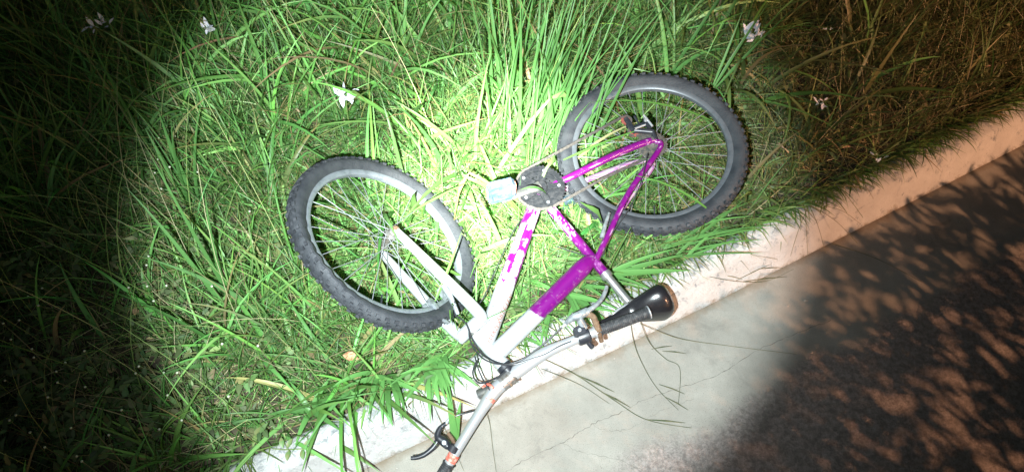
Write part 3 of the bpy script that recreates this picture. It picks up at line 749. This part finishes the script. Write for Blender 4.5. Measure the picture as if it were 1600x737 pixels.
def scatter(K, x0, x1, y0, y1, dmin=.165):
    x = rng.uniform(x0, x1, K); y = rng.uniform(y0, y1, K); k = kdist(x, y) > dmin; return x[k], y[k]
def greens(K, base=(.085, .24, .028), var=.35, yel=.25):
    c = np.array(base)[None, :]*np.exp(rng.normal(0, var, (K, 1)))
    t = rng.uniform(0, yel, (K, 1)); c = c*(1-t)+np.array([[.24, .30, .11]])*t
    d_ = (rng.uniform(0, 1, (K, 1)) < .07); c = np.where(d_, np.array([[.34, .29, .14]])*rng.uniform(.6, 1.2, (K, 1)), c)
    return np.clip(c*(1+rng.normal(0, .10, (K, 3))), .008, .55)
def smoothn(x, y, f, seed):
    return np.sin(x*f+seed)*np.cos(y*f*1.3+seed*2.1)+.5*np.sin(x*f*2.3-y*f*1.7+seed*3)
parts = []
# base points of the tufts; wide-bladed grass, medium, fine
def tuft_layer(K, x0, x1, y0, y1, per, Lr, wr, lean0, lean1, base, azdom=None, dens=None, segs=6, yel=.25, spread=.025, tall=None):
    x, y = scatter(K, x0, x1, y0, y1)
    px = proj(np.stack([x, y, np.full_like(x, .15)], -1))
    keep = np.ones(len(x), bool)
    if dens is not None: keep = rng.uniform(0, 1, len(x)) < dens(x, y, px)
    x, y, px = x[keep], y[keep], px[keep]; T = len(x)
    if T == 0: return
    x = np.repeat(x, per); y = np.repeat(y, per); K2 = len(x)
    taz = np.repeat(rng.uniform(0, 2*math.pi, T), per)
    x = x+rng.normal(0, spread, K2); y = y+rng.normal(0, spread, K2)
    ok = kdist(x, y) > .16; x, y, taz = x[ok], y[ok], taz[ok]; K2 = len(x)
    px = proj(np.stack([x, y, np.full_like(x, .15)], -1)); hull = in_hull(px)
    az = taz+rng.normal(0, 1.3, K2)
    Ln = rng.uniform(*Lr, K2); wd = rng.uniform(*wr, K2)
    if tall is not None: Ln = Ln*tall(x, y, px)
    th0 = rng.uniform(*lean0, K2); th1 = th0+rng.uniform(*lean1, K2)
    # pressed down under the bicycle
    pr = hull & (rng.uniform(0, 1, K2) < .89)
    th0 = np.where(pr, rng.uniform(.75, 1.30, K2), th0); th1 = np.where(pr, rng.uniform(1.35, 1.85, K2), th1); Ln = np.where(pr, np.minimum(Ln, .27)*rng.uniform(.6, 1, K2), Ln)
    # keep the blades from standing between lens and bicycle
    bz = soil_z(x, y)-.01
    near = (~hull) & in_hull(proj(np.stack([x+np.cos(az)*Ln*.5, y+np.sin(az)*Ln*.5, bz+Ln*.6], -1)))
    th0 = np.where(near, np.maximum(th0, .8), th0); th1 = np.where(near, np.maximum(th1, 1.45), th1); Ln = np.where(near, np.minimum(Ln, .30), Ln)
    top = in_hull(proj(np.stack([x, y, bz+Ln], -1))) & (~hull)
    Ln = np.where(top, np.minimum(Ln, .16), Ln)
    # overhanging blades near the kerb lean out over it
    kdv = kdist(x, y); over = (kdv < .24) & (rng.uniform(0, 1, K2) < .15)
    az = np.where(over, math.atan2(-dA.x, dA.y)+rng.normal(0, .7, K2), az); Ln = np.where(over, np.minimum(Ln, .2), Ln)
    # short cover at the right
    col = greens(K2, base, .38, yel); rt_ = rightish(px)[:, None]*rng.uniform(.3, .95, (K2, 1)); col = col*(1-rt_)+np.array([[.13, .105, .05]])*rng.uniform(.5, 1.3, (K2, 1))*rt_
    tip = np.where((rng.uniform(0, 1, K2) < .15)[:, None], np.array([[.30, .24, .09]]), col*1.1)
    v, q, c, P = blades(x, y, bz, az, Ln, wd, th0, th1, rng.uniform(.8, 2., K2), col, segs, .3, tip)
    parts.append((v, q, c))
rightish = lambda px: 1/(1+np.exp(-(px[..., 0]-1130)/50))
leftdark = lambda px: 1/(1+np.exp((px[..., 0]-190)/40))
lowleft = lambda px: 1/(1+np.exp(-(px[..., 1]-430)/30))/(1+np.exp((px[..., 0]-330)/40))
X0, X1, Y0, Y1 = -2.6, 3.0, .3, 4.2
tallf = lambda x, y, px: 1.12+.6*np.clip((y-1.75)/.7, 0, 1)-.3*rightish(px)-.4*lowleft(px)
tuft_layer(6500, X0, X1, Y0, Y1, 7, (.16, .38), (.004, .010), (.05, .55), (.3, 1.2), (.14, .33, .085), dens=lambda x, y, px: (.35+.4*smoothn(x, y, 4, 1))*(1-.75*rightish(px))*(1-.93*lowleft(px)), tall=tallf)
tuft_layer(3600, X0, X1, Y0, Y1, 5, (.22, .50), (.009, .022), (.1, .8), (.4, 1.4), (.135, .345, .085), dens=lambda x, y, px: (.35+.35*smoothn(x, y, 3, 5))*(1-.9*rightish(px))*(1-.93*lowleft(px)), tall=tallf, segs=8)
tuft_layer(20000, X0, X1, Y0, Y1, 6, (.10, .26), (.003, .006), (.1, 1.), (.3, 1.2), (.075, .18, .048), dens=lambda x, y, px: 1-.35*rightish(px)-.6*lowleft(px), tall=tallf, segs=5)  # fine undergrowth tinted darker: shade between the taller blades put into its colour
tuft_layer(2500, -9, 10, .3, 12, 6, (.2, .4), (.006, .014), (.1, .7), (.3, 1.2), (.08, .22, .03), dens=lambda x, y, px: ((x < X0) | (x > X1) | (y > Y1))*1., segs=4, spread=.06)
def overhang(K, Lr, wr, base):
    s_ = rng.uniform(-2.6, 4.5, K); P0 = [kpoint(a_, rng.uniform(.14, .19)) for a_ in s_]
    x = np.array([p.x for p in P0]); y = np.array([p.y for p in P0])
    cl_ = smoothn(x, y, 7, 3)+rng.normal(0, .35, K); px = proj(np.stack([x, y, np.full_like(x, .15)], -1))
    k_ = (cl_ > -.1)|(px[:, 0] > 1250); k_ &= (px[:, 0] > 1180)|(rng.uniform(0, 1, K) < .4); x, y = x[k_], y[k_]; K2 = len(x)
    az = math.atan2(-dA.x, dA.y)+rng.normal(0, .9, K2)
    col = greens(K2, base, .35, .5); v, q, c, P = blades(x, y, np.full(K2, .12), az, rng.uniform(*Lr, K2), rng.uniform(*wr, K2), rng.uniform(.5, 1.1, K2), rng.uniform(1.5, 2.0, K2), np.ones(K2), col, 5, .3, col*.9)
    parts.append((v, q, c))
overhang(4200, (.05, .15), (.003, .008), (.08, .17, .04))
stuff('grass', parts, M['leaf'], 'dense green grass blades growing along the kerb and around the bicycle', 'grass')
# dry stalks and thatch
parts2 = []
def thin(K, x0, x1, y0, y1, Lr, wr, l0, l1, cols, dens=None, z=0.):
    x, y = scatter(K, x0, x1, y0, y1, .2); px = proj(np.stack([x, y, np.full_like(x, .15)], -1))
    if dens is not None: k_ = rng.uniform(0, 1, len(x)) < dens(px); x, y, px = x[k_], y[k_], px[k_]
    K2 = len(x); hull = in_hull(px); az = rng.uniform(0, 2*math.pi, K2); Ln = rng.uniform(*Lr, K2); th0 = rng.uniform(*l0, K2); th1 = th0+rng.uniform(*l1, K2)
    th0 = np.where(hull, 1.35, th0); th1 = np.where(hull, 1.6, th1); Ln = np.where(hull, np.minimum(Ln, .28), Ln)
    bz = soil_z(x, y)+z
    near = (~hull) & in_hull(proj(np.stack([x+np.cos(az)*Ln*.6, y+np.sin(az)*Ln*.6, bz+Ln*.5], -1)))
    Ln = np.where(near, np.minimum(Ln, .16), Ln)
    top = in_hull(proj(np.stack([x, y, bz+Ln], -1))); Ln = np.where(top, np.minimum(Ln, .12), Ln)
    col = np.array(cols)[rng.integers(0, len(cols), K2)]*np.exp(rng.normal(0, .25, (K2, 1)))
    v, q, c, P = blades(x, y, bz, az, Ln, rng.uniform(*wr, K2), th0, th1, np.ones(K2)*1.2, col, 5, .4, None, 'stalk'); parts2.append((v, q, c)); return P
strawc = [(.34, .28, .15), (.42, .36, .22), (.24, .20, .10), (.30, .33, .14)]
thin(16000, X0, X1, Y0, Y1, (.06, .22), (.0015, .004), (1.2, 1.5), (0, .4), strawc, z=.005)
thin(3400, X0, X1, Y0, Y1, (.35, .8), (.002, .0036), (.05, .45), (.1, .7), [(.26, .30, .12), (.34, .32, .18), (.16, .24, .07)], dens=lambda px: .65-.45*rightish(px)-.4*lowleft(px))
thin(6000, X0, X1, Y0, Y1, (.12, .32), (.0015, .0045), (.3, 1.1), (.2, .9), strawc)
thin(5200, X0, X1, Y0, Y1, (.08, .26), (.002, .005), (.2, 1.3), (.2, 1.0), [(.20, .15, .08), (.28, .21, .12), (.14, .12, .05)], dens=lambda px: rightish(px))
stuff('dry_grass', parts2, M['straw'], 'thin straw coloured stalks and dead thatch among the green grass', 'dry grass')
# small-leaved weeds: pairs of little leaves on stems
def leafcloud(K, dens, ll, lw, hr, base, yel, per, narrow, seed):
    x, y = scatter(K, X0, X1, Y0, Y1, .2); px = proj(np.stack([x, y, np.full_like(x, .15)], -1))
    k_ = rng.uniform(0, 1, len(x)) < dens(px, x, y); x, y = x[k_], y[k_]; px = px[k_]; T = len(x); hull = in_hull(px)
    saz = rng.uniform(0, 2*math.pi, T); sl_ = rng.uniform(*hr, T)*np.where(hull, .45, 1); lean = rng.uniform(.2, 1.2, T)
    out = []
    bz = soil_z(x, y)
    for i in range(per):
        t = (i+1)/per; 
        for sgn in (-1, 1):
            bx = x+np.cos(saz)*np.sin(lean)*sl_*t; by = y+np.sin(saz)*np.sin(lean)*sl_*t; b_z = bz+np.cos(lean)*sl_*t
            az = saz+sgn*rng.uniform(.7, 1.5, T)+rng.normal(0, .3, T)
            col = greens(T, base, .3, yel)
            v, q, c, P = blades(bx, by, b_z, az, rng.uniform(*ll, T)*(1.15-.4*t), rng.uniform(*lw, T), rng.uniform(.7, 1.5, T), rng.uniform(1.3, 2.1, T), np.ones(T), col, 4, .25, None, 'leaf', rng.normal(0, .35, T)); out.append((v, q, c))
    col = greens(T, (.10, .15, .05), .3, .3)
    v, q, c, P = blades(x, y, bz, saz, sl_, np.full(T, .0022), lean, lean, np.ones(T), col, 3, .5, None, 'stalk', np.zeros(T)); out.append((v, q, c))
    return out
wl = leafcloud(5200, lambda px, x, y: .12+.75*rightish(px), (.022, .05), (.004, .009), (.05, .20), (.10, .105, .04), .35, 6, True, 1)
stuff('weeds', wl, M['leafweed'], 'low feathery weeds with small narrow leaves right of the rear wheel', 'weeds')
bl_ = leafcloud(7000, lambda px, x, y: .10+.9*lowleft(px)+.3*leftdark(px), (.028, .055), (.012, .022), (.06, .20), (.10, .15, .06), .3, 4, False, 2)
stuff('ground_cover', bl_, M['leafweed'], 'oval leaved ground cover in the dark lower left corner', 'ground cover')

# ------------------------------------------------------------------ individual plants
def blade_mb(base, az, Ln, wd, th0, th1, pw=1.2, segs=10, curve=0.):
    pts = []; p = Vector(base); a_ = az
    for i in range(segs+1):
        s = i/segs; th = th0+(th1-th0)*s**pw; pts.append((p.copy(), th, a_)); 
        p = p+Vector((math.cos(a_)*math.sin(th), math.sin(a_)*math.sin(th), math.cos(th)))*(Ln/segs); a_ += curve/segs
    V = []
    for i, (p, th, a_) in enumerate(pts):
        s = i/segs; ww = wd*(min(1, .45+3*s)*(1-s**2.5)+.02)/2; l_ = Vector((-math.sin(a_), math.cos(a_), 0)); u_ = Vector((math.cos(a_)*math.cos(th), math.sin(a_)*math.cos(th), -math.sin(th)))
        V += [p-l_*ww, p+u_*ww*.3, p+l_*ww]
    return V, [(3*i+j, 3*i+j+1, 3*i+j+4, 3*i+j+3) for i in range(segs) for j in (0, 1)]
def leafmesh(name, V, Fc, col, parent):
    off = wpos(parent); V = [Vector(v)-off for v in V]
    me = npmesh(name, [tuple(v) for v in V], np.array(Fc), M['leaf'], np.tile([*col, 1.], (len(V), 1))); o = bpy.data.objects.new(name, me); COL.objects.link(o); o.parent = parent; return o
def clump(px, py, label, specs, z=.1, spreadr=.02, group=None):
    b0 = at(px, py, z); b0.z = z; root = empty('grass_clump', b0, label, 'grass clump', group)
    for az, Ln, wd, t0, t1, cv in specs:
        bb = b0+Vector((random.uniform(-1, 1)*spreadr, random.uniform(-1, 1)*spreadr, 0))
        V, Fc = blade_mb(bb, az, Ln, wd, t0, t1, 1.3, 10, cv)
        g = random.uniform(.8, 1.25); leafmesh('blade', V, Fc, (.12*g, .29*g, .08*g), root)
R = math.radians
rr = random.uniform
clump(815, 225, 'tall upright tuft of long broad blades behind the chainring at the top centre', [(R(90+rr(-60, 50)), rr(.3, .85), rr(.006, .017), rr(.0, .35), rr(.3, 1.1), rr(-.4, .4)) for _ in range(40)], .12, .12)
clump(868, 240, 'long blades fanning to the upper right from behind the left edge of the rear wheel', [(R(56+rr(-26, 30)), rr(.3, .8), rr(.005, .014), rr(.2, .65), rr(.5, 1.2), rr(-.4, .4)) for _ in range(40)], .12, .11)
clump(1118, 135, 'pair of pale blades pointing to the upper right above the rear wheel', [(R(45), .36, .012, .6, .9, 0.), (R(32), .38, .012, .8, 1.0, 0.), (R(60), .3, .010, .5, .8, .1)], .30, .01)
clump(1045, 130, 'single long broad arching blade reaching to the top edge right of the upright tuft', [(R(38), .62, .014, .5, .9, 0.), (R(20), .3, .02, .5, 1.9, -.4)], .15, .01)
clump(365, 480, 'pair of long pale stalk like blades crossing left of the front wheel', [(R(112), .66, .012, .15, .5, .1), (R(80), .5, .016, .2, .6, 0.), (R(130), .55, .014, .3, .8, .2)], .12, .03)
clump(300, 330, 'wide upright blades in the grass at the left end of the torch beam', [(R(95), .42, .020, .1, .5, 0.), (R(70), .4, .018, .1, .6, 0.), (R(120), .36, .02, .2, .7, 0.), (R(60), .45, .017, .3, .8, 0.)], .12, .04)
clump(245, 250, 'tall thin arching blade beside the dark upper left corner', [(R(92), .62, .013, .02, .25, 0.), (R(20), .34, .012, .2, 2.0, 0.)], .12, .01)
down = -math.pi/2
clump(680, 565, 'tuft of broad blades hanging over the kerb below the fork crown', [(R(-90+rr(-75, 60)), rr(.13, .24), rr(.014, .022), rr(.6, 1.1), rr(1.6, 2.3), rr(-.2, .2)) for _ in range(16)], .13, .035)
clump(600, 590, 'broad blades drooping onto the white kerb top below the front tyre', [(R(-90+rr(-70, 70)), rr(.12, .2), rr(.013, .020), rr(.6, 1.1), rr(1.6, 2.3), rr(-.2, .2)) for _ in range(12)], .13, .03)
clump(485, 640, 'blades splayed like a star over the left end of the kerb', [(R(a_), rr(.12, .17), .018, 1.0, 1.85, 0.) for a_ in (-100, -35, 10, -170, 60, 130)], .135, .005)
clump(712, 700, 'two broad leaves standing beside the left brake lever against the kerb', [(R(97), .25, .024, .35, .75, .1), (R(76), .18, .022, .4, .9, 0.)], .03, .006)
clump(945, 425, 'long flat blades lying over the kerb top beside the seat post', [(R(-8), .30, .026, 1.2, 1.7, .2), (R(3), .28, .022, 1.2, 1.65, .3), (R(14), .26, .016, 1.1, 1.6, 0.), (R(-30), .2, .014, 1.1, 1.8, 0.)], .14, .01)
clump(875, 445, 'green blades fanned under the purple top tube toward the kerb', [(R(-60+rr(-50, 60)), rr(.14, .26), rr(.012, .018), 1.1, rr(1.55, 1.8), rr(-.2, .2)) for _ in range(14)], .12, .04)
clump(905, 475, 'short blades on the kerb behind the right brake lever', [(R(-70+rr(-50, 60)), rr(.08, .14), rr(.010, .015), 1.0, rr(1.6, 2.0), 0.) for _ in range(6)], .13, .02)
clump(800, 520, 'small blades poking out beneath the white end of the top tube', [(R(-5+rr(-30, 30)), rr(.10, .15), rr(.010, .014), 1.2, rr(1.5, 1.7), 0.) for _ in range(5)], .135, .015)
clump(1060, 388, 'flattened yellowish blades along the kerb below the rear tyre', [(R(20+rr(-25, 25)), rr(.2, .34), rr(.007, .012), 1.2, rr(1.5, 1.7), rr(-.2, .2)) for _ in range(16)], .13, .06)
# blades that cross over the wheels
for (p, az, Ln, lab) in (((1125, 195, .30), R(170), .50, 'long thin blade arching across the top of the rear wheel opening'), ((645, 330, .36), R(20), .22, 'short green blade lying across the upper right rim of the front wheel'), ((560, 560, .16), R(50), .42, 'green blade crossing over the lower rim of the front wheel'), ((680, 470, .30), R(65), .25, 'green blade rising over the right side of the front tyre'), ((470, 330, .34), R(-40), .30, 'thin blade crossing the upper left of the front tyre into the spokes'), ((600, 480, .20), R(62), .32, 'narrow blade lying over the lower fork leg inside the front wheel'), ((880, 250, .30), R(12), .34, 'pale blade lying across the left rim of the rear wheel'), ((1110, 330, .30), R(150), .30, 'curved blade crossing the lower right spokes of the rear wheel')):
    b0 = at(*p); root = empty('long_grass_leaf', Vector((b0.x, b0.y, p[2])), lab, 'grass blade')
    V, Fc = blade_mb(b0, az, Ln, .010, 1.15, 1.75, 1.2, 12, .25); leafmesh('blade', V, Fc, (.12, .29, .06), root)
# dark thin stalks lying over kerb and road
def stalk(pl, label, r=.0013, spikes=(), mt='darkstem'):
    P = [at(*p) for p in pl]; root = empty('grass_stalk', Vector((P[0].x, P[0].y, 0)), label, 'grass stalk', 'thin stalks lying over the kerb and the road')
    pts = spline(P, 8); MB().tube(pts, [r*(1-.5*i/(len(pts)-1)) for i in range(len(pts))], 6).build('stem', M[mt], root)
    for (a_, b_) in spikes:
        A = at(*a_); B = at(*b_); mid = A.lerp(B, .5)+Vector((0, 0, .004)); MB().tube([A, mid, B], [r*.6, r*1.6, r*.4], 6).build('leaf', M[mt], root)
stalk([(985, 500, .09), (992, 540, .03), (1010, 580, .012), (1030, 610, .012), (1060, 640, .01)], 'bent stalk with a seed head on the road right below the saddle', spikes=[((1030, 600, .01), (1070, 615, .01)), ((1040, 620, .01), (1075, 640, .01))])
stalk([(1000, 500, .10), (1015, 535, .03), (1040, 560, .012), (1062, 575, .01), (1060, 630, .01)], 'forked dark stalk hanging from the kerb under the saddle onto the road', spikes=[((1018, 545, .02), (1050, 540, .012)), ((1035, 548, .012), (1072, 552, .01))])
stalk([(1000, 505, .08), (1060, 528, .03), (1140, 540, .01), (1245, 553, .012)], 'long straight pale stalk lying on the road out to the shadow edge', .0012, mt='strawstem')
stalk([(850, 560, .09), (900, 585, .02), (960, 625, .012), (1010, 655, .01), (1080, 668, .01)], 'green stalk running over the road from below the right handlebar', .0018, spikes=[((900, 585, .02), (960, 612, .01)), ((940, 612, .01), (985, 636, .01)), ((1010, 655, .01), (1070, 660, .01))])
stalk([(845, 575, .06), (905, 600, .015), (940, 622, .01), (952, 630, .01)], 'short thin stalk on the road close below the handlebar', .001)
stalk([(757, 640, .09), (765, 660, .02), (770, 700, .012), (776, 740, .01)], 'nearly straight dark stalk on the road just right of the lower handlebar', .0011)
stalk([(485, 660, .12), (500, 690, .07), (515, 715, .02), (530, 740, .01)], 'left of two thin stalks hanging down the kerb face at the bottom', .0011, mt='strawstem')
stalk([(505, 665, .12), (520, 700, .06), (532, 725, .02), (536, 740, .01)], 'right of two thin stalks hanging down the kerb face at the bottom', .0011, mt='strawstem')
stalk([(612, 585, .14), (603, 640, .10), (598, 675, .06), (597, 690, .05)], 'vertical thin stalk against the kerb face below the drooping blades', .0011)
stalk([(665, 600, .14), (685, 650, .08), (705, 690, .02), (725, 735, .01)], 'long thin stalk passing down the kerb behind the left brake lever', .0011)
stalk([(1040, 400, .15), (1110, 432, .10), (1190, 440, .03), (1240, 420, .02)], 'thin stalk over the kerb right of the saddle', .0012, spikes=[((1150, 438, .06), (1205, 412, .03)), ((1160, 440, .05), (1230, 432, .02)), ((1185, 420, .06), (1222, 418, .03))])
stalk([(1095, 400, .14), (1130, 392, .12), (1175, 398, .1), (1215, 405, .07)], 'dry stalk lying along the kerb face below the rear tyre', .0012, spikes=[((1120, 395, .12), (1150, 385, .11)), ((1130, 430, .07), (1160, 436, .05))], mt='strawstem')
for i, (a_, b_) in enumerate((((1262, 325), (1235, 400)), ((1268, 328), (1290, 395)), ((1275, 325), (1340, 380)), ((1290, 322), (1345, 350)), ((1258, 330), (1262, 400)), ((1300, 380), (1440, 440)))):
    A = at(*a_, .15) if i < 5 else at(*a_, .03); stalk([(a_[0], a_[1], .15 if i < 5 else .03), ((a_[0]+b_[0])/2, (a_[1]+b_[1])/2-6, .13 if i < 5 else .02), (b_[0], b_[1], .05 if i < 5 else .012)], ['leftmost', 'second', 'third', 'fourth', 'straight middle', 'far right'][i]+(' of the brown stalks drooping over the kerb where its light turns orange' if i < 5 else ' stalk lying on the dark road beside the orange kerb'), .0011, mt='strawstem')
# white spider flowers on long stems
def petal_flower(px, py, z, foot, nP, size, label, spread=.03, tilt=0.):
    c = at(px, py, z); ft = at(*foot); root = empty('white_flower', Vector((ft.x, ft.y, foot[2])), label, 'flower', 'white spider flowers in the grass')
    mid = ft.lerp(c, .5)+Vector((0, 0, .03)); pts = spline([ft, mid, c], 8)
    MB().tube(pts, [.0026-.0012*i/16 for i in range(len(pts))], 7).build('stem', M['stem'], root)
    for k in range(nP):
        cc = c+Vector((rr(-1, 1), rr(-1, 1)*.8, rr(-.4, .6)))*spread
        d = Vector((rr(-1, 1), rr(-1, 1), rr(-.3, 1.1))).normalized(); curl = rr(-.3, .6); sd_ = d.cross(Vector((0, 0, 1))).normalized(); up = sd_.cross(d)
        mb = MB(); Ls = size*rr(.45, 1.0)
        for i in range(7):
            s = i/6; ww = Ls*.19*(math.sin(math.pi*min(1, s**.8))**.8)+.0006
            if s < .25: ww = Ls*.03+Ls*.15*(s/.25)**2
            p = cc+d*Ls*s+up*Ls*curl*s*s; mb.v += [p-sd_*ww+up*ww*.25, p, p+sd_*ww+up*ww*.25]
        mb.f = [(3*i+j, 3*i+j+1, 3*i+j+4, 3*i+j+3) for i in range(6) for j in (0, 1)]
        mb.build('petal', M['petal'], root, 180)
    for k in range(4):
        d = Vector((rr(-1, 1), rr(-1, 1), rr(.3, 1))).normalized(); MB().tube([c, c+d*.02, c+d*.045+Vector((0, 0, -.004))], [.0006, .0006, .0012], 5).build('stamen', M['stem'], root)
petal_flower(1175, 56, .42, (1010, 120, .14), 24, .058, 'largest white flower cluster, at the top right above the rear wheel', .032)
petal_flower(1280, 162, .30, (1165, 150, .16), 9, .032, 'white flower on a horizontal stem right of the rear wheel', .022)
petal_flower(1374, 243, .26, (1300, 225, .14), 5, .022, 'small orange lit flower nearest the kerb in the dark weeds', .020)
petal_flower(330, 45, .50, (318, 190, .14), 9, .040, 'pair of small white blooms on a tall stem at the top left', .022)
petal_flower(152, 38, .50, (145, 190, .14), 12, .040, 'dim white blooms on a tall stem in the far upper left dark', .035)
petal_flower(541, 150, .36, (548, 210, .14), 24, .056, 'crumpled white flower above the front wheel', .026)
petal_flower(1292, 48, .35, (1300, 110, .14), 4, .016, 'tiny reddish lit bloom high in the dark weeds at the upper right', .015)
# little button flowers
def button(px, py, z, label, group, lean):
    c = at(px, py, z); ft = c+Vector((lean[0], lean[1], -(z-.09))); root = empty('button_flower', ft, label, 'flower', group)
    MB().tube(spline([ft, ft.lerp(c, .6)+Vector((0, 0, .01)), c], 4), .0011, 5).build('stem', M['strawstem'], root)
    MB().lathe(c, Vector((rr(-.3, .3), rr(-.3, .3), 1)), [(0, -.003), (.0025, -.002), (.0036, 0), (.0032, .002), (.002, .003), (0, .0035)], 8).build('flower_head', M['button'], root)
dk = [(66, 450), (44, 463), (60, 477), (17, 530), (50, 545), (53, 558), (8, 594), (88, 580), (90, 597), (132, 548), (217, 572), (212, 583), (256, 582), (15, 656), (25, 648), (47, 675), (111, 668), (249, 670), (284, 656), (120, 712), (128, 720), (70, 698), (170, 679), (262, 617), (133, 604), (102, 566), (30, 500), (190, 640), (5, 505), (75, 620)]
for (x, y) in dk: button(x, y, rr(.22, .32), 'tiny pale button flower in the dark ground cover at the lower left', 'button flowers in the dark corner', (rr(-.05, .05), rr(-.05, .05)))
lt = [(201, 449), (230, 447), (236, 387), (277, 582), (260, 446), (331, 447), (347, 537), (357, 619), (248, 216), (247, 249), (265, 261), (308, 269), (252, 295), (273, 213), (242, 270), (232, 400), (403, 540), (390, 330), (229, 414), (240, 470)]
for (x, y) in lt: button(x, y, rr(.28, .38), 'tiny pale button flower in the lit grass left of the front wheel', 'button flowers in the lit grass', (rr(-.05, .05), rr(-.05, .05)))
# sprig on the kerb, dead leaf, pebbles
b0 = at(432, 700, .137); root = empty('leafy_sprig', b0, 'small leafy sprig lying on the kerb at the bottom left', 'sprig')
P = [at(425, 700, .14), at(445, 702, .15), at(465, 701, .155), at(486, 701, .15)]; MB().tube(spline(P, 6), .0014, 6).build('stem', M['stem'], root)
def oval(c, d, Ls, wf, mt, parent, name='leaf'):
    d = d.normalized(); sd_ = d.cross(Vector((0, 0, 1))).normalized(); mb = MB()
    for i in range(8):
        s = i/7; ww = Ls*wf*math.sin(math.pi*min(.999, s*.96+.02)); p = c+d*Ls*s+Vector((0, 0, .10*Ls*math.sin(s*3))); mb.v += [p-sd_*ww+Vector((0, 0, ww*.3)), p, p+sd_*ww+Vector((0, 0, ww*.3))]
    mb.f = [(3*i+j, 3*i+j+1, 3*i+j+4, 3*i+j+3) for i in range(7) for j in (0, 1)]
    return mb.build(name, mt, parent, 180)
for (x, y, dx, dy) in ((442, 700, -.3, 1), (452, 702, .0, -1), (472, 701, .3, -1), (474, 700, .7, 1), (478, 702, .9, -.6), (448, 701, .4, 1)): oval(at(x, y, .152), Vector((dx, dy, .1)), .034, .22, M['leafgreen'], root)
c = at(546, 482, .22); dl = oval(c, Vector((.1, 1, .3)), .07, .28, M['dead'], None, 'fallen_leaf'); tag(dl, 'brown dead leaf resting on the lower left of the front tyre', 'leaf')
c = at(560, 560, .2); dl = oval(c, Vector((-1, .2, .1)), .05, .3, M['dead'], None, 'fallen_leaf'); tag(dl, 'small brown leaf caught in the grass under the front wheel', 'leaf')
for i, (x, y, s_) in enumerate([(1052, 487, .006), (1258, 470, .007), (1230, 478, .005), (1497, 347, .005), (830, 600, .003), (1268, 550, .006), (620, 731, .005), (1100, 560, .003), (890, 640, .003), (1290, 520, .004), (1500, 585, .004), (1140, 640, .004), (960, 560, .003), (1050, 700, .004), (1400, 660, .005)]):
    p = at(x, y, .0); mb = MB(); rings = []
    for j in range(5):
        ph = -math.pi/2+math.pi*(j+.01)/4.02; rings.append([p+Vector((math.cos(q_)*math.cos(ph)*s_*(1+.3*math.sin(q_*2+i)), math.sin(q_)*math.cos(ph)*s_*.8, math.sin(ph)*s_*.6+s_*.4+roadp_z(p))) for q_ in [2*math.pi*k_/8 for k_ in range(8)]])
    mb.loft(rings); ob = mb.build('pebble', M['stone'], None, 60); tag(ob, 'small pale pebble lying loose on the road surface', 'pebble', 'pebbles scattered on the road')

# ================================================================== street lamp behind the photographer, and an unseen bush added to dapple the road with shade
root = empty('street_lamp', (LAMP[0]+.6, LAMP[1]-.5, 0), 'street lamp with orange light behind the photographer across the road', 'street lamp')
x, y = LAMP[0]+.6, LAMP[1]-.5
MB().tube([(x, y, 0), (x, y, 4.9)], [.06, .04], 14).build('pole', M['lampmetal'], root)
MB().tube(spline([(x, y, 4.85), (x-.1, y+.1, 5.1), (LAMP[0], LAMP[1], 5.05)], 6), .025, 10).build('arm', M['lampmetal'], root)
MB().lathe((LAMP[0], LAMP[1], LAMP[2]+.12), (0, 0, 1), [(.20, 0), (.19, .05), (.08, .16), (0, .18)], 24).build('lamp_head', M['lampmetal'], root)
bx, by = 3.0, -.75
root = empty('shade_bush', (bx, by, 0), 'unseen leafy bush added behind the photographer to cast dappled shade on the road', 'bush')
Kb = 24000
qx = rng.uniform(.2, 4.2, Kb); qy = rng.uniform(-.8, 3.0, Kb); t_ = rng.uniform(.66, .80, Kb); kdv = kdist(qx, qy)
gxa, gya, gza = LAMP[0]+(qx-LAMP[0])*t_, LAMP[1]+(qy-LAMP[1])*t_, LAMP[2]*(1-t_)  # leaves set along the lamp rays of the road points they shade
cl = smoothn(qx*.8-qy*.7, qx*.5+qy*1.6, 3.6, 2.0)+.75*smoothn(qx*1.1+qy*.4, qy*2.4-qx*.6, 6.6, 4.0)
kk = (kdv < -.06) & (cl > -1.0+.35*rng.normal(0, 1, Kb)*.5); gx, gy, uz = gxa[kk], gya[kk], gza[kk]; K2 = len(gx)
ldir = Vector((LAMP[0]-1.8, LAMP[1]-.6, 0)).normalized(); per_ = Vector((-ldir.y, ldir.x, 0))
v, q, c, P = blades(gx, gy, uz, rng.uniform(0, 6.28, K2), rng.uniform(.03, .09, K2), rng.uniform(.012, .03, K2), rng.uniform(.4, 1.6, K2), rng.uniform(1.2, 2.4, K2), np.ones(K2), greens(K2, (.06, .12, .03), .2, .1), 4, .2)
v = v-np.array([bx, by, 0]); me = npmesh('foliage', v, q, M['leafweed'], c); o = bpy.data.objects.new('foliage', me); COL.objects.link(o); o.parent = root
tr = MB()
for k in range(9):
    s_ = (k-4)*.3; p0 = Vector((bx, by, 0))+per_*s_*.35; p1 = Vector((bx, by, 1.15))+per_*s_; tr.tube(spline([p0, p0.lerp(p1, .5)+Vector((rr(-.05, .05), rr(-.05, .05), 0)), p1], 4), [.022-.0018*i for i in range(9)], 7)
tr.build('branches', M['bark'], root)
